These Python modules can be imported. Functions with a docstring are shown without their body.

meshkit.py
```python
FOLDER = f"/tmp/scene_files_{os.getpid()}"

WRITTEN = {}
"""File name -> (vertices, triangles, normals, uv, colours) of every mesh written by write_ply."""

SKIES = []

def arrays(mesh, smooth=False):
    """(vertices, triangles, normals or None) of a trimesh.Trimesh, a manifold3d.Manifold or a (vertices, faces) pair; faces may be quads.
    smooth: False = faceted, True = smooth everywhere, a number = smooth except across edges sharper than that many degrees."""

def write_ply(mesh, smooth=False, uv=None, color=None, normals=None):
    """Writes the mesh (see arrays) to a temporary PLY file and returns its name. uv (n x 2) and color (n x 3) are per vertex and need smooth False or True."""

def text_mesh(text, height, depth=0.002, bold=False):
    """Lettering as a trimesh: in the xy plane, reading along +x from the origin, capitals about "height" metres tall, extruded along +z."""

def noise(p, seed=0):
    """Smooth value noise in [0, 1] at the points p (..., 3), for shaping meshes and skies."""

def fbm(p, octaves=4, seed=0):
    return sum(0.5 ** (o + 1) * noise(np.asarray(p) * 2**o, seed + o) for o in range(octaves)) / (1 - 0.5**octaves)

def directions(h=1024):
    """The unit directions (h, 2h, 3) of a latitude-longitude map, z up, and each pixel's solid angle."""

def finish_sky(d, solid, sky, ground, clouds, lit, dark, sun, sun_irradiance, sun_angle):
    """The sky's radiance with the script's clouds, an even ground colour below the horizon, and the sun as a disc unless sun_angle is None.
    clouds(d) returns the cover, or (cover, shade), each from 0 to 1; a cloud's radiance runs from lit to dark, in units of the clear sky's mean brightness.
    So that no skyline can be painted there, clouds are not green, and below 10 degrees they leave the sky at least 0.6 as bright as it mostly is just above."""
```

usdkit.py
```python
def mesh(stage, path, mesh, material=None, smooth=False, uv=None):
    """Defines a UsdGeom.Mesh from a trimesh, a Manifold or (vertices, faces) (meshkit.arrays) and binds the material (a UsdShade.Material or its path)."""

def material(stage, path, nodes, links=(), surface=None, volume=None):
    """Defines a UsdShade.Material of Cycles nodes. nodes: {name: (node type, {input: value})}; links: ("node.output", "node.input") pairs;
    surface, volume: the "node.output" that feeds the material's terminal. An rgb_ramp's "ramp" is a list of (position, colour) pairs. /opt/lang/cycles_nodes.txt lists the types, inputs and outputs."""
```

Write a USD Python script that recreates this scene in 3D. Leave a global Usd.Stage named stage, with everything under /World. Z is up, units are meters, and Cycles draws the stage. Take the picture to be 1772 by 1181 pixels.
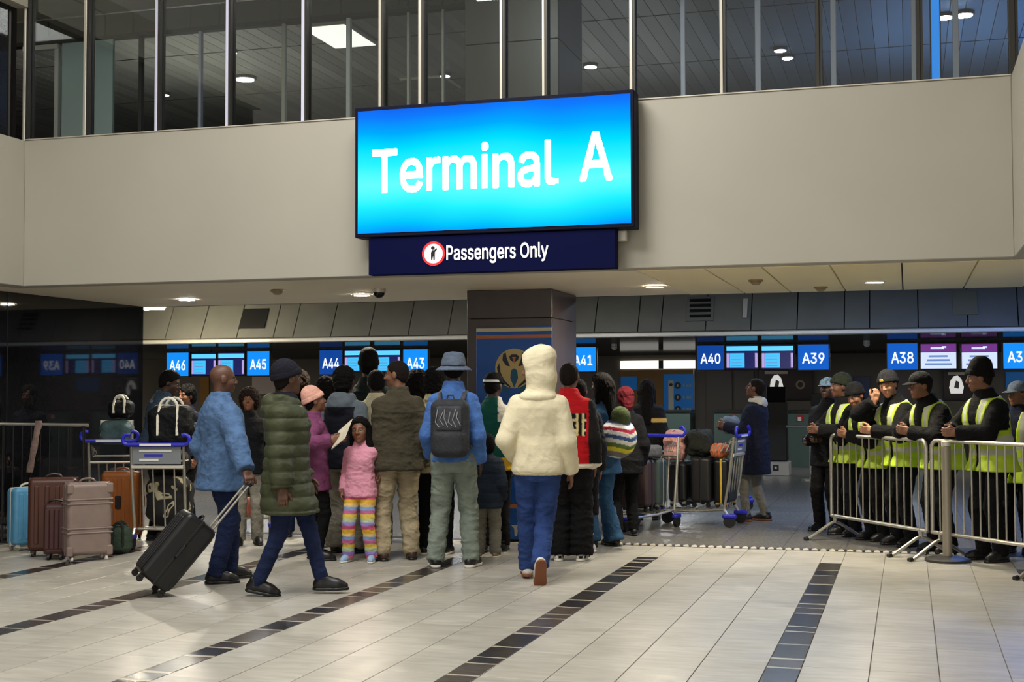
import math, random, zlib
import numpy as np, trimesh, manifold3d as m3
import meshkit, usdkit
from pxr import Usd, UsdGeom, UsdLux, UsdShade, Gf, Sdf, Vt

# ------------------------------------------------------------------ camera, lights, exposure
stage = Usd.Stage.CreateInMemory()
UsdGeom.SetStageUpAxis(stage, 'Z'); UsdGeom.SetStageMetersPerUnit(stage, 1.0)
UsdGeom.Xform.Define(stage, '/World'); UsdGeom.Scope.Define(stage, '/World/Looks')
W, H, FPX, EYE = 1772, 1181, 2298.5, 1.53
yaw, pitch, roll = 0.28920304, 0.03887375, -0.00248403
_f = np.array([-np.sin(yaw)*np.cos(pitch), np.cos(yaw)*np.cos(pitch), np.sin(pitch)])
_r = np.array([np.cos(yaw), np.sin(yaw), 0.]); _u = np.cross(_r, _f)
_r, _u = _r*np.cos(roll)+_u*np.sin(roll), -_r*np.sin(roll)+_u*np.cos(roll)
cam = UsdGeom.Camera.Define(stage, '/World/camera')
cam.AddTransformOp().Set(Gf.Matrix4d(*_r, 0, *_u, 0, *(-_f), 0, 0, 0, EYE, 1))
cam.CreateHorizontalApertureAttr(36.0); cam.CreateVerticalApertureAttr(36.0*H/W)
cam.CreateFocalLengthAttr(36.0*FPX/W); cam.CreateFStopAttr(0.0); cam.CreateFocusDistanceAttr(11.0)
cam.CreateExposureAttr(0.0)
cam.CreateClippingRangeAttr(Gf.Vec2f(0.05, 1000))

def rect_light(path, loc, size, color, power, rot=(0, 0, 0)):
    L = UsdLux.RectLight.Define(stage, path)
    L.CreateWidthAttr(size[0]); L.CreateHeightAttr(size[1]); L.CreateColorAttr(Gf.Vec3f(*color)); L.CreateIntensityAttr(power)
    x = UsdGeom.Xformable(L); x.AddTranslateOp().Set(Gf.Vec3d(*loc)); x.AddRotateXYZOp().Set(Gf.Vec3f(*rot))
    return L
UsdGeom.Scope.Define(stage, '/World/Lamps')
dome = UsdLux.DomeLight.Define(stage, '/World/Lamps/ambient'); dome.CreateIntensityAttr(0.16); dome.CreateColorAttr(Gf.Vec3f(1.0, .93, .82))
WARM, COOL = (1.0, .975, .93), (.95, .98, 1.0)
rect_light('/World/Lamps/unseen_hall_lamp', (-3.6, 8.7, 6.5), (2.2, 1.8), WARM, 15.0)  # overhead and out of view, placed to light the middle of the bulkhead
rect_light('/World/Lamps/unseen_hall_lamp_002', (-4.6, 5.0, 7.4), (3.0, 2.0), WARM, 19.0)  # overhead and out of view, placed to light the hall floor
rect_light('/World/Lamps/unseen_hall_lamp_001', (-3.4, -13.0, 7.4), (10.0, 4.0), WARM, 1.5, (35, 0, 0))  # added behind the camera as soft frontal fill
rect_light('/World/Lamps/added_rear_fill', (-3.4, -15.0, 1.5), (16.0, 2.2), WARM, 2.6, (90, 0, 0))          # added fill behind the camera, brightens the soffit and the backs of people
for i, (x, y) in enumerate([(-9.5, 17.2), (-5.2, 17.2), (-1.6, 17.2), (1.6, 17.2)]):      # the hidden bay between soffit and counters
    rect_light('/World/Lamps/unseen_bay_lamp_%03d' % i, (x, y, 3.3), (2.2, .5), (COOL, COOL, (.62, .78, 1.0), (.16, .34, 1.0))[i], (26.0, 26.0, 26.0, 42.0)[i])
for i, x in enumerate([-13.5, -9.0, -4.5, -.3, 3.2]):                                     # unseen lamps over the counters, placed to brighten them
    rect_light('/World/Lamps/unseen_counter_lamp_%03d' % i, (x, 26.2, 2.33), (.8, .25), COOL, 50.0)
for i, (x, y, c, p) in enumerate([(-12., 21., (1, .97, .88), 3.0), (-5., 23., (.9, .93, 1), 1.6), (1.0, 23., (.20, .42, 1), 5.0)]):
    rect_light('/World/Lamps/upper_light_%03d' % i, (x, y, 5.2), (2.5, 2.5), c, p, (180, 0, 0))   # unseen, facing up to light the upper ceiling, blue on the right

# ------------------------------------------------------------------ helpers
def ray(px, py): return _f + _r*(px-W/2)/FPX - _u*(py-H/2)/FPX
CAM = np.array([0, 0, EYE])
def floor_at(px, py, z=0.0):
    d = ray(px, py); return CAM + d*(z-EYE)/d[2]
def depth_at(px, py, Y):
    d = ray(px, py); return CAM + d*Y/d[1]

names = {}
def numbered(parent, name):
    k = names.get((parent, name), 0); names[(parent, name)] = k+1
    return f'{parent}/{name}' + (f'_{k:03d}' if k else '')
def tag(prim, label=None, cat=None, group=None, kind=None):
    for k, v in (('label', label), ('category', cat), ('group', group), ('kind', kind)):
        if v: prim.SetCustomDataByKey(k, v)
    return prim
GROUPS = {'downlight': 'downlights in the soffit', 'counter_sign': 'numbered counter signs', 'display_screen': 'screens between the counter signs', 'check_in_desk': 'check-in desks along the back', 'luggage_trolley': 'luggage trolleys', 'crowd_barrier': 'steel crowd barriers', 'ceiling_lamp': 'lamps of the upper floor', 'smoke_detector': 'detectors in the soffit'}
def thing(name, label, cat, loc=(0, 0, 0), rz=0.0, group=None, kind=None):
    group = group or GROUPS.get(name)
    x = UsdGeom.Xform.Define(stage, numbered('/World', name))
    x.AddTranslateOp().Set(Gf.Vec3d(*map(float, loc)))
    if rz: x.AddRotateZOp().Set(float(rz))
    return tag(x.GetPrim(), label, cat, group, kind)
def struct(name, loc=(0, 0, 0)):
    x = UsdGeom.Xform.Define(stage, numbered('/World', name)); x.AddTranslateOp().Set(Gf.Vec3d(*map(float, loc)))
    return tag(x.GetPrim(), kind='structure')
def part(parent, name, mesh, mat, smooth=False, label=None, kind=None, tint=None):
    p = usdkit.mesh(stage, numbered(str(parent.GetPath()), name), mesh, mat, smooth)
    if tint is not None:
        UsdGeom.PrimvarsAPI(p).CreatePrimvar('tint', Sdf.ValueTypeNames.Color3fArray, 'vertex').Set(Vt.Vec3fArray.FromNumpy(np.asarray(tint, np.float32)))
    return tag(p.GetPrim(), label, kind=kind)
WORLD = stage.GetPrimAtPath('/World')
def single(name, mesh, mat, label, cat, group=None, smooth=False, kind=None):
    p = part(WORLD, name, mesh, mat, smooth); return tag(p, label, cat, group, kind)

def S(*c):                                   # sRGB 0..255 to linear
    c = np.array(c, float)/255
    return tuple(np.where(c < .04045, c/12.92, ((c+.055)/1.055)**2.4))
looks = {}
def mat(name, color, rough=.6, metal=0., var=0., scale=6., bump=0., bscale=40., emit=None, spec=.5, sheen=0., tint=False, stretch=(1, 1, 1), coat=0.):
    """One principled material: colour with noise variation, noise relief, optional emission; tint reads the mesh's own colours."""
    if name in looks: return looks[name]
    n = {'p': ('principled_bsdf', {'roughness': rough, 'metallic': metal, 'specular_ior_level': spec, 'sheen_weight': sheen, 'coat_weight': coat, 'base_color': color})}
    l = []
    src = None
    if tint:
        n['a'] = ('attribute', {'attribute': 'tint'}); src = 'a.color'
    if var or bump:
        n['t'] = ('texture_coordinate', {}); n['m'] = ('mapping', {'scale': stretch}); l.append(('t.object', 'm.vector'))
    if var:
        n['n'] = ('noise_texture', {'scale': scale, 'detail': 4.0}); l.append(('m.vector', 'n.vector'))
        n['mr'] = ('map_range', {'from_min': .3, 'from_max': .7, 'to_min': 1-var, 'to_max': 1+var}); l.append(('n.fac', 'mr.value'))
        n['hs'] = ('hsv', {'color': color}); l.append(('mr.result', 'hs.value'))
        if src: l.append((src, 'hs.color'))
        src = 'hs.color'
    if src: l.append((src, 'p.base_color'))
    if bump:
        n['bn'] = ('noise_texture', {'scale': bscale, 'detail': 3.0}); l.append(('m.vector', 'bn.vector'))
        n['b'] = ('bump', {'strength': bump, 'distance': .012}); l += [('bn.fac', 'b.height'), ('b.normal', 'p.normal')]
    if emit:
        n['p'][1]['emission_color'] = emit[0]; n['p'][1]['emission_strength'] = emit[1]
    looks[name] = usdkit.material(stage, '/World/Looks/'+name, n, l, surface='p.BSDF')
    return looks[name]
def cloth(name, rgb, var=.16, bump=.55, bscale=45., rough=.9, sheen=.0, scale=14.):
    return mat(name, S(*rgb), rough, var=var, scale=scale, bump=bump, bscale=bscale, spec=.2, sheen=sheen)

def cat(*ms):
    ms = [m for m in ms if m is not None]
    return trimesh.util.concatenate(ms)
def xf(m, loc=(0, 0, 0), rz=0, rx=0, ry=0):
    m = m.copy()
    for a, ax in ((rx, [1, 0, 0]), (ry, [0, 1, 0]), (rz, [0, 0, 1])):
        if a: m.apply_transform(trimesh.transformations.rotation_matrix(math.radians(a), ax))
    m.apply_translation(loc); return m
def box(x0, y0, z0, x1, y1, z1, c=0.0):
    """Box between two corners with chamfered edges c."""
    if not c:
        b = trimesh.creation.box((x1-x0, y1-y0, z1-z0)); b.apply_translation(((x0+x1)/2, (y0+y1)/2, (z0+z1)/2)); return b
    q = []
    for sx in (0, 1):
        for sy in (0, 1):
            for sz in (0, 1):
                X, Y, Z = (x0, x1)[sx], (y0, y1)[sy], (z0, z1)[sz]
                dx, dy, dz = (c, -c)[sx], (c, -c)[sy], (c, -c)[sz]
                q += [(X, Y+dy, Z+dz), (X+dx, Y, Z+dz), (X+dx, Y+dy, Z)]
    return trimesh.convex.convex_hull(np.array(q))
def rbox(x0, y0, z0, x1, y1, z1, r, n=8):
    """Box with rounded edges: the hull of eight balls."""
    s = m3.Manifold.sphere(r, n*2)
    ms = [s.translate((x, y, z)) for x in (x0+r, x1-r) for y in (y0+r, y1-r) for z in (z0+r, z1-r)]
    h = m3.Manifold.batch_hull(ms).to_mesh()
    return trimesh.Trimesh(h.vert_properties[:, :3], h.tri_verts, process=False)
def tube(path, r, n=8, closed=False):
    """Round bar along a polyline; r a number or one per point."""
    P = np.array(path, float); k = len(P); r = np.broadcast_to(r, k)
    T = np.gradient(P, axis=0) if k > 2 else np.repeat((P[1:]-P[:1]), 2, 0)
    if closed: T = np.roll(P, -1, 0)-np.roll(P, 1, 0)
    T /= np.maximum(np.linalg.norm(T, axis=1, keepdims=True), 1e-9)
    a = np.array([0, 0, 1.]) if abs(T[0][2]) < .9 else np.array([1., 0, 0])
    N = np.cross(T[0], a); N /= np.linalg.norm(N); V = []
    for i in range(k):
        N = N-T[i]*(N@T[i]); N /= np.linalg.norm(N); B = np.cross(T[i], N)
        th = np.arange(n)*2*np.pi/n
        V.append(P[i]+r[i]*(np.cos(th)[:, None]*N+np.sin(th)[:, None]*B))
    V = np.vstack(V); F = []
    for i in range(k if closed else k-1):
        j = (i+1) % k
        for q in range(n):
            F += [(i*n+q, i*n+(q+1) % n, j*n+(q+1) % n), (i*n+q, j*n+(q+1) % n, j*n+q)]
    if not closed:
        V = np.vstack([V, P[:1], P[-1:]])
        for q in range(n): F += [(k*n, (q+1) % n, q), (k*n+1, (k-1)*n+q, (k-1)*n+(q+1) % n)]
    m = trimesh.Trimesh(V, np.array(F)[:, ::-1], process=False)
    if not closed and m.volume < 0: m.invert()
    return m
def arc(c, r, a0, a1, n, ax=(1, 0, 0), ay=(0, 0, 1)):
    t = np.radians(np.linspace(a0, a1, n))[:, None]
    return np.array(c)+r*(np.cos(t)*np.array(ax, float)+np.sin(t)*np.array(ay, float))
def lathe(profile, n=24):
    return trimesh.creation.revolve(np.array(profile, float), sections=n)
def disc(x, y, z, r, h, n=24):
    m = trimesh.creation.cylinder(r, h, sections=n); m.apply_translation((x, y, z)); return m
def prism(poly, y0, y1):
    """Polygon in xz (ccw) extruded from y0 to y1."""
    from shapely.geometry import Polygon
    m = trimesh.creation.extrude_polygon(Polygon(poly), y1-y0, engine='earcut')
    m.apply_transform(np.array([[1, 0, 0, 0], [0, 0, -1, 0], [0, 1, 0, 0], [0, 0, 0, 1.]])); m.apply_translation((0, y1, 0)); return m
def text(s, height, depth=.004, bold=True, sx=1.0, center=None):
    """Lettering standing upright in the xz plane and read from -y; center = (x, y, z) of its middle."""
    m = meshkit.text_mesh(s, height, depth, bold)
    v = m.vertices.copy(); b = m.bounds
    v[:, 0] -= (b[0][0]+b[1][0])/2; v[:, 1] -= height/2; v[:, 0] *= sx
    m = trimesh.Trimesh(np.stack([v[:, 0], -v[:, 2], v[:, 1]], 1), m.faces, process=False)
    if center is not None: m.apply_translation(center)
    return m

# ------------------------------------------------------------------ materials of the setting
M_TILE = [usdkit.material(stage, f'/World/Looks/floor_tile_{i}', {
    't': ('texture_coordinate', {}), 'm': ('mapping', {'scale': (1.5, 7., 1.), 'location': (i*3.3, i*1.7, 0)}),
    'n': ('noise_texture', {'scale': 2.2, 'detail': 5.0, 'distortion': .6}),
    'r': ('rgb_ramp', {'ramp': [(.3, S(162-4*i, 157-4*i, 146-4*i)), (.7, S(184-4*i, 180-4*i, 169-4*i))]}),
    'n2': ('noise_texture', {'scale': 1.3, 'detail': 2.0}), 'mr': ('map_range', {'from_min': .35, 'from_max': .65, 'to_min': .30, 'to_max': .44}),
    'p': ('principled_bsdf', {'roughness': .25, 'specular_ior_level': .45})},
    [('t.object', 'm.vector'), ('m.vector', 'n.vector'), ('n.fac', 'r.fac'), ('r.color', 'p.base_color'), ('t.object', 'n2.vector'), ('n2.fac', 'mr.value'), ('mr.result', 'p.roughness')], surface='p.BSDF') for i in range(3)]
M_GROUT = mat('grout', S(120, 112, 98), .8)
M_STRIPE = [mat('stripe_slab_%d' % i, S(*c), .22, var=.3, scale=9, stretch=(1, 4, 1)) for i, c in enumerate([(52, 48, 46), (64, 58, 54), (44, 42, 44), (84, 76, 68)])]
M_STRIPE_L = mat('stripe_spacer', S(176, 166, 148), .3)
M_FLOOR2 = usdkit.material(stage, '/World/Looks/check_in_floor', {
    't': ('texture_coordinate', {}), 'n': ('noise_texture', {'scale': 30., 'detail': 4.0}), 'r': ('rgb_ramp', {'ramp': [(.35, S(96, 94, 90)), (.65, S(128, 124, 118))]}),
    'b': ('brick_texture', {'color1': (1, 1, 1), 'color2': (.92, .92, .92), 'mortar': (.6, .6, .6), 'scale': 1.0, 'mortar_size': .006, 'brick_width': .6, 'row_height': .6, 'offset': 0.0}),
    'x': ('mix_color', {'blend_type': 'multiply', 'fac': 1.0}), 'p': ('principled_bsdf', {'roughness': .24})},
    [('t.object', 'n.vector'), ('n.fac', 'r.fac'), ('t.object', 'b.vector'), ('r.color', 'x.a'), ('b.color', 'x.b'), ('x.result', 'p.base_color')], surface='p.BSDF')
M_PLASTER = mat('plaster', S(172, 168, 155), .55, var=.03, scale=1.2, bump=.03, bscale=90)
M_SOFFIT = mat('soffit_board', S(238, 228, 204), .5, var=.03, scale=.8, spec=.4)
M_SOFFIT2 = mat('soffit_panel', S(242, 230, 188), .45, var=.04, scale=.8)
M_JOINT = mat('dark_joint', S(60, 52, 40), .8)
M_GRANITE = mat('black_granite', S(16, 16, 19), .025, var=.5, scale=60, spec=.6)
M_FASCIA = mat('fascia_metal', S(128, 126, 116), .38, metal=.35, var=.06, scale=3)
M_TRIM = mat('trim_aluminium', S(205, 200, 186), .35, metal=.3)
M_DARKMETAL = mat('dark_metal', S(34, 33, 33), .4, metal=.6)
M_MIRRORC = usdkit.material(stage, '/World/Looks/glossy_ceiling', {'d': ('diffuse_bsdf', {'color': S(70, 68, 62)}), 'g': ('glossy_bsdf', {'color': (.8, .8, .8), 'roughness': .05}), 'x': ('mix_closure', {'fac': .20})}, [('d.BSDF', 'x.closure1'), ('g.BSDF', 'x.closure2')], surface='x.closure')
M_WALLB = mat('counter_back_wall', S(112, 104, 92), .6, var=.05, scale=1)
M_MULL = mat('mullion_aluminium', S(196, 192, 178), .35, metal=.3)
M_MULLP = mat('mullion_pale', S(214, 214, 238), .4, metal=.1)
M_MULLD = mat('mullion_dark', S(58, 56, 52), .4, metal=.5)
M_COL = mat('column_cladding', S(66, 55, 50), .3, var=.12, scale=5, stretch=(1, 1, .3), spec=.5)
M_SLAT = [mat('slat_metal_%d' % i, S(*c), .5, metal=.2) for i, c in enumerate([(150, 148, 142), (138, 137, 132), (160, 157, 150)])]
M_UPC = mat('upper_ceiling_board', S(168, 164, 146), .7, var=.05)
M_BEAM = mat('beam_panel', S(84, 82, 76), .5, metal=.3)
M_UPF = mat('upper_carpet', S(90, 88, 84), .9)
M_BLACK = mat('black_plastic', S(18, 18, 19), .4)
M_WHITE = mat('white_paint', S(235, 234, 230), .5)
M_STEEL = mat('galvanised_steel', S(188, 184, 172), .34, metal=.75, var=.06, scale=30)
M_LAMP = mat('lamp_glow', (1, 1, 1), emit=((1.0, .90, .70), 950.0))
M_LAMPC = mat('lamp_glow_cool', (1, 1, 1), emit=((.93, 1.0, .96), 30.0))
M_LAMPS = mat('lamp_glow_small', (1, 1, 1), emit=((.92, .95, 1.0), 9.0))
M_PANEL = mat('light_panel_glow', (1, 1, 1), emit=((1.0, .97, .86), 1.3))
def glassmat(name, tint, refl=1.0):
    return usdkit.material(stage, '/World/Looks/'+name, {'f': ('fresnel', {'IOR': 1.5}), 't': ('transparent_bsdf', {'color': tint}), 'g': ('glossy_bsdf', {'color': (refl,)*3, 'roughness': .01}), 'x': ('mix_closure', {})},
        [('f.fac', 'x.fac'), ('t.BSDF', 'x.closure1'), ('g.BSDF', 'x.closure2')], surface='x.closure')
M_GLASS = glassmat('clear_glass', (.84, .88, .87)); M_FROST = mat('frosted_panel', S(196, 220, 220), .35, spec=.6)

# ------------------------------------------------------------------ the setting
random.seed(7)
ZS, YB, YC = 2.6, 11.25, 14.45        # soffit height, bulkhead face, soffit back edge
ZT = 4.06                             # bulkhead top
XL, XR = -8.42, 0.83
THR = 13.15                           # threshold between the tiled hall and the check-in floor
# floor of the hall: slab, tiles, dark stripes
fl = struct('floor')
part(fl, 'slab', box(-16, -8, -.25, 8, THR, -.006), M_GROUT)
PER, SW, TW, TL = 1.65, .19, .365, .74
rest = []
def visible(x, y):
    d = np.array([x, y, 0])-CAM; w = d@_f
    if w < 1: return False
    u, v = W/2+FPX*(d@_r)/w, H/2-FPX*(d@_u)/w
    return -260 < u < W+260 and v < H+60
for k in range(-6, 4):
    xs = -.68+PER*k                   # stripe centre
    y = 5.2+random.random()*.2
    while y < 12.15:
        ln = random.choice([.16, .22, .3, .42, .5]); ln = min(ln, 12.25-y)
        b = box(xs-SW/2+.002, y, -.02, xs+SW/2-.002, y+ln, 0, .0015)
        if visible(xs, y+ln/2): part(fl, 'stripe_slab', b, random.choice(M_STRIPE))
        y += ln
        sp = random.choice([.02, .03, .045])
        if visible(xs, y): part(fl, 'stripe_spacer', box(xs-SW/2+.002, y, -.02, xs+SW/2-.002, y+sp, 0), M_STRIPE_L)
        y += sp
    rest.append(box(xs-SW/2+.002, y, -.02, xs+SW/2-.002, THR-.01, -.0005)); rest.append(box(xs-SW/2+.002, -2, -.02, xs+SW/2-.002, 5.18, 0))
    for c in range(4):
        x0 = xs+SW/2+c*TW
        j = 0
        while True:
            y0 = -2+j*TL; y1 = min(y0+TL, THR-.004); j += 1
            if y0 > THR-.05: break
            b = box(x0+.0025, y0+.0007, -.02, x0+TW-.0025, y1-.0007, random.uniform(-.0006, 0), .0012)
            if visible(x0+TW/2, (y0+y1)/2) and fl and x0 < 2.3: part(fl, 'tile', b, M_TILE[random.randrange(3)])
            else: rest.append(b)
part(fl, 'tiling', cat(*rest), M_TILE[1], kind='stuff', label='pale stone tiling beyond the picture')
fl2 = struct('floor')                 # dark check-in floor
part(fl2, 'slab', box(-16, THR+.115, -.25, 8, 31, -.001), M_FLOOR2)
# threshold strip with raised bright studs
th = struct('trim_1')
part(th, 'strip', box(-9, THR-.003, -.02, 4, THR+.115, .003, .002), M_DARKMETAL)
stud = []
for i in range(44):
    x = -3.15+i*.083
    part(th, 'stud', trimesh.convex.convex_hull(np.array([(x, THR+.008, .003), (x+.058, THR+.008, .003), (x+.03, THR+.105, .003), (x+.003, THR+.016, .016), (x+.055, THR+.016, .016), (x+.03, THR+.09, .016)])), M_TRIM)
# bulkhead over the passage and its returns
wb = struct('wall_back'); part(wb, 'bulkhead', box(XL, YB, ZS, XR, YB+.22, ZT, .006), M_PLASTER)
part(wb, 'coping', box(XL, YB-.01, ZT, XR, YB+.24, ZT+.012, .003), M_TRIM)
wl = struct('wall_left'); part(wl, 'bulkhead', box(XL-.22, -3, ZS, XL, YB+.22, ZT, .006), M_PLASTER)
wr = struct('wall_right'); part(wr, 'bulkhead', box(XR, 2, ZS, XR+.22, YB+.22, ZT, .006), M_PLASTER)
wg = struct('wall_left'); part(wg, 'granite_panel', box(-9.35, -3, 0, -9.02, 9.2, ZS, .004), M_GRANITE)
part(wg, 'granite_panel', box(-9.35, 9.206, 0, -9.02, 11.8, ZS, .004), M_GRANITE); part(wg, 'granite_panel', box(-9.35, 11.806, 0, -9.02, 14.38, ZS, .004), M_GRANITE)
# soffit: plain boards on the left, separate panels on the right
so = struct('ceiling'); 
part(so, 'board', box(-9.4, YB+.22, ZS+.001, -2.275, YC, ZS+.12, .003), M_SOFFIT)
part(so, 'board', box(-9.4, -3, ZS+.001, XL-.221, YB+.219, ZS+.12), M_SOFFIT)
xj = [-2.267, -1.673, -1.185, -.615, -.033, .568, 1.15, 1.74, 2.33]
for a, b in zip(xj, xj[1:]): part(so, 'panel', box(a+.006, YB+.23, ZS-.004, b-.006, YC, ZS+.1, .004), M_SOFFIT2)
part(so, 'backing', box(-2.27, YB+.2, ZS+.03, 2.4, YC-.02, ZS+.12), M_JOINT)
part(so, 'edge_strip', box(-2.27, YB+.221, ZS, XR+.2, YB+.228, ZS+.1), M_SOFFIT)
part(so, 'board', box(XR+.22, 2, ZS, 4.5, YB+.22, ZS+.12, .003), M_SOFFIT)
part(so, 'upper_slab', box(-24, YB+.25, 3.5, 6, 36, 3.75), M_UPF)
# sloped fascia of metal panels over the counters
fa = struct('ceiling')
y0, z0, y1, z1 = 20.05, 2.45, 20.60, 3.52
x = -13.2; k = 0
while x < 2.6:
    w = .68 if k % 5 else .36
    b = trimesh.convex.convex_hull(np.array([(xx, yy+o, zz) for xx in (x+.008, x+w-.008) for (yy, zz) in ((y0, z0), (y1, z1)) for o in (0, .05)]))
    part(fa, 'fascia_panel', b, M_FASCIA); x += w; k += 1
part(fa, 'backing', trimesh.convex.convex_hull(np.array([(xx, yy+o, zz) for xx in (-13.3, 2.7) for (yy, zz) in ((y0, z0-.02), (y1, z1)) for o in (.055, .12)])), M_DARKMETAL)
def on_fascia(px, py):
    n = np.array([0, z1-z0, -(y1-y0)]); d = ray(px, py); return CAM+d*((np.array([0, y0, z0])-CAM)@n)/(d@n)
def fascia_quad(px0, py0, px1, py1, lift, th):
    p, q = on_fascia(px0, py0), on_fascia(px1, py1); n = np.array([0, -(z1-z0), y1-y0]); n = n/np.linalg.norm(n)
    za, zb = max(p[2], q[2]), min(p[2], q[2]); ya = y0+(za-z0)/(z1-z0)*(y1-y0); yb = y0+(zb-z0)/(z1-z0)*(y1-y0)
    return trimesh.convex.convex_hull(np.array([np.array((xx, yy, zz))+n*o for xx in (p[0], q[0]) for (yy, zz) in ((ya, za), (yb, zb)) for o in (lift, lift+th)]))
part(fa, 'access_hatch', fascia_quad(422, 536, 458, 569, .002, .02), M_BLACK, label='black square hatch in the sloped fascia')
part(fa, 'grille', fascia_quad(1190, 515, 1234, 556, .002, .015), mat('grille_grey', S(104, 102, 94), .5), label='slatted air grille in the sloped fascia')
for i in range(4): part(fa, 'grille_slat', fascia_quad(1194, 519+i*9, 1230, 523+i*9, .017, .006), M_DARKMETAL)
part(fa, 'grille', fascia_quad(1648, 503, 1692, 545, .002, .015), mat('grille_olive', S(112, 108, 84), .6), label='olive square panel in the sloped fascia')
part(fa, 'lamp_tube', fascia_quad(1287, 520, 1293, 552, .02, .03), M_TRIM)
tr = struct('trim_2'); part(tr, 'edge_profile', box(-13.3, 19.98, 2.375, 2.7, 20.08, 2.44, .012), M_TRIM)
part(tr, 'shadow_gap', box(-13.3, 20.03, 2.435, 2.7, 20.12, 2.46), M_JOINT)
gc = struct('ceiling'); part(gc, 'glossy_board', box(-18, 20.08, 2.37, 5, 31, 2.43), M_MIRRORC)
part(gc, 'bay_ceiling', box(-18, YC-.1, 3.44, 5, 20.6, 3.5), M_UPC)
part(gc, 'bay_upstand', box(-18, YC+.02, ZS, 5, YC+.06, 3.46), M_DARKMETAL)
wk = struct('wall_back'); part(wk, 'counter_wall', box(-18, 29.9, 0, 5, 30.1, 2.4), M_WALLB)
ws = struct('wall_right'); part(ws, 'side_wall', box(4.4, 2, 0, 4.6, 30, 7.6), M_PLASTER)
wq = struct('wall_left'); part(wq, 'side_wall', box(-18.2, 14.5, 0, -18, 30, 3.6), M_WALLB)
# column through both storeys
cx0, cx1, cy0, cy1 = -4.42, -3.5, 13.2, 14.25
co = thing('column', 'dark brown clad square column behind the queue, rising through the soffit', 'column', ((cx0+cx1)/2, cy0, 0))
def local(prim_loc, m): return xf(m, (-prim_loc[0], -prim_loc[1], -prim_loc[2]))
cl = ((cx0+cx1)/2, cy0, 0)
part(co, 'core', local(cl, box(cx0+.03, cy0+.03, 0, cx1-.03, cy1-.03, 3.6)), M_JOINT)
for (za, zb) in ((0, 1.2), (1.206, 2.3), (2.306, ZS)):
    part(co, 'cladding_panel', local(cl, box(cx0, cy0, za, cx1, cy0+.03, zb, .004)), M_COL)
    part(co, 'cladding_panel', local(cl, box(cx1-.03, cy0+.032, za, cx1, cy1, zb, .004)), M_COL)
    part(co, 'cladding_panel', local(cl, box(cx0, cy0+.032, za, cx0+.03, cy1, zb, .004)), M_COL)
co2 = thing('column', 'dark brown column standing behind the upper floor glazing above the sign', 'column', ((cx0+cx1)/2, cy0, 3.75))
cl2 = ((cx0+cx1)/2, cy0, 3.75)
for (za, zb) in ((3.75, 5.2), (5.206, 7.5)):
    part(co2, 'cladding_panel', local(cl2, box(cx0-.02, cy0, za, cx1+.08, cy0+.03, zb, .004)), M_COL)
    part(co2, 'cladding_panel', local(cl2, box(cx1+.05, cy0+.032, za, cx1+.08, cy1, zb, .004)), M_COL)
    part(co2, 'cladding_panel', local(cl2, box(cx0-.02, cy0+.032, za, cx0+.01, cy1, zb, .004)), M_COL)
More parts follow.
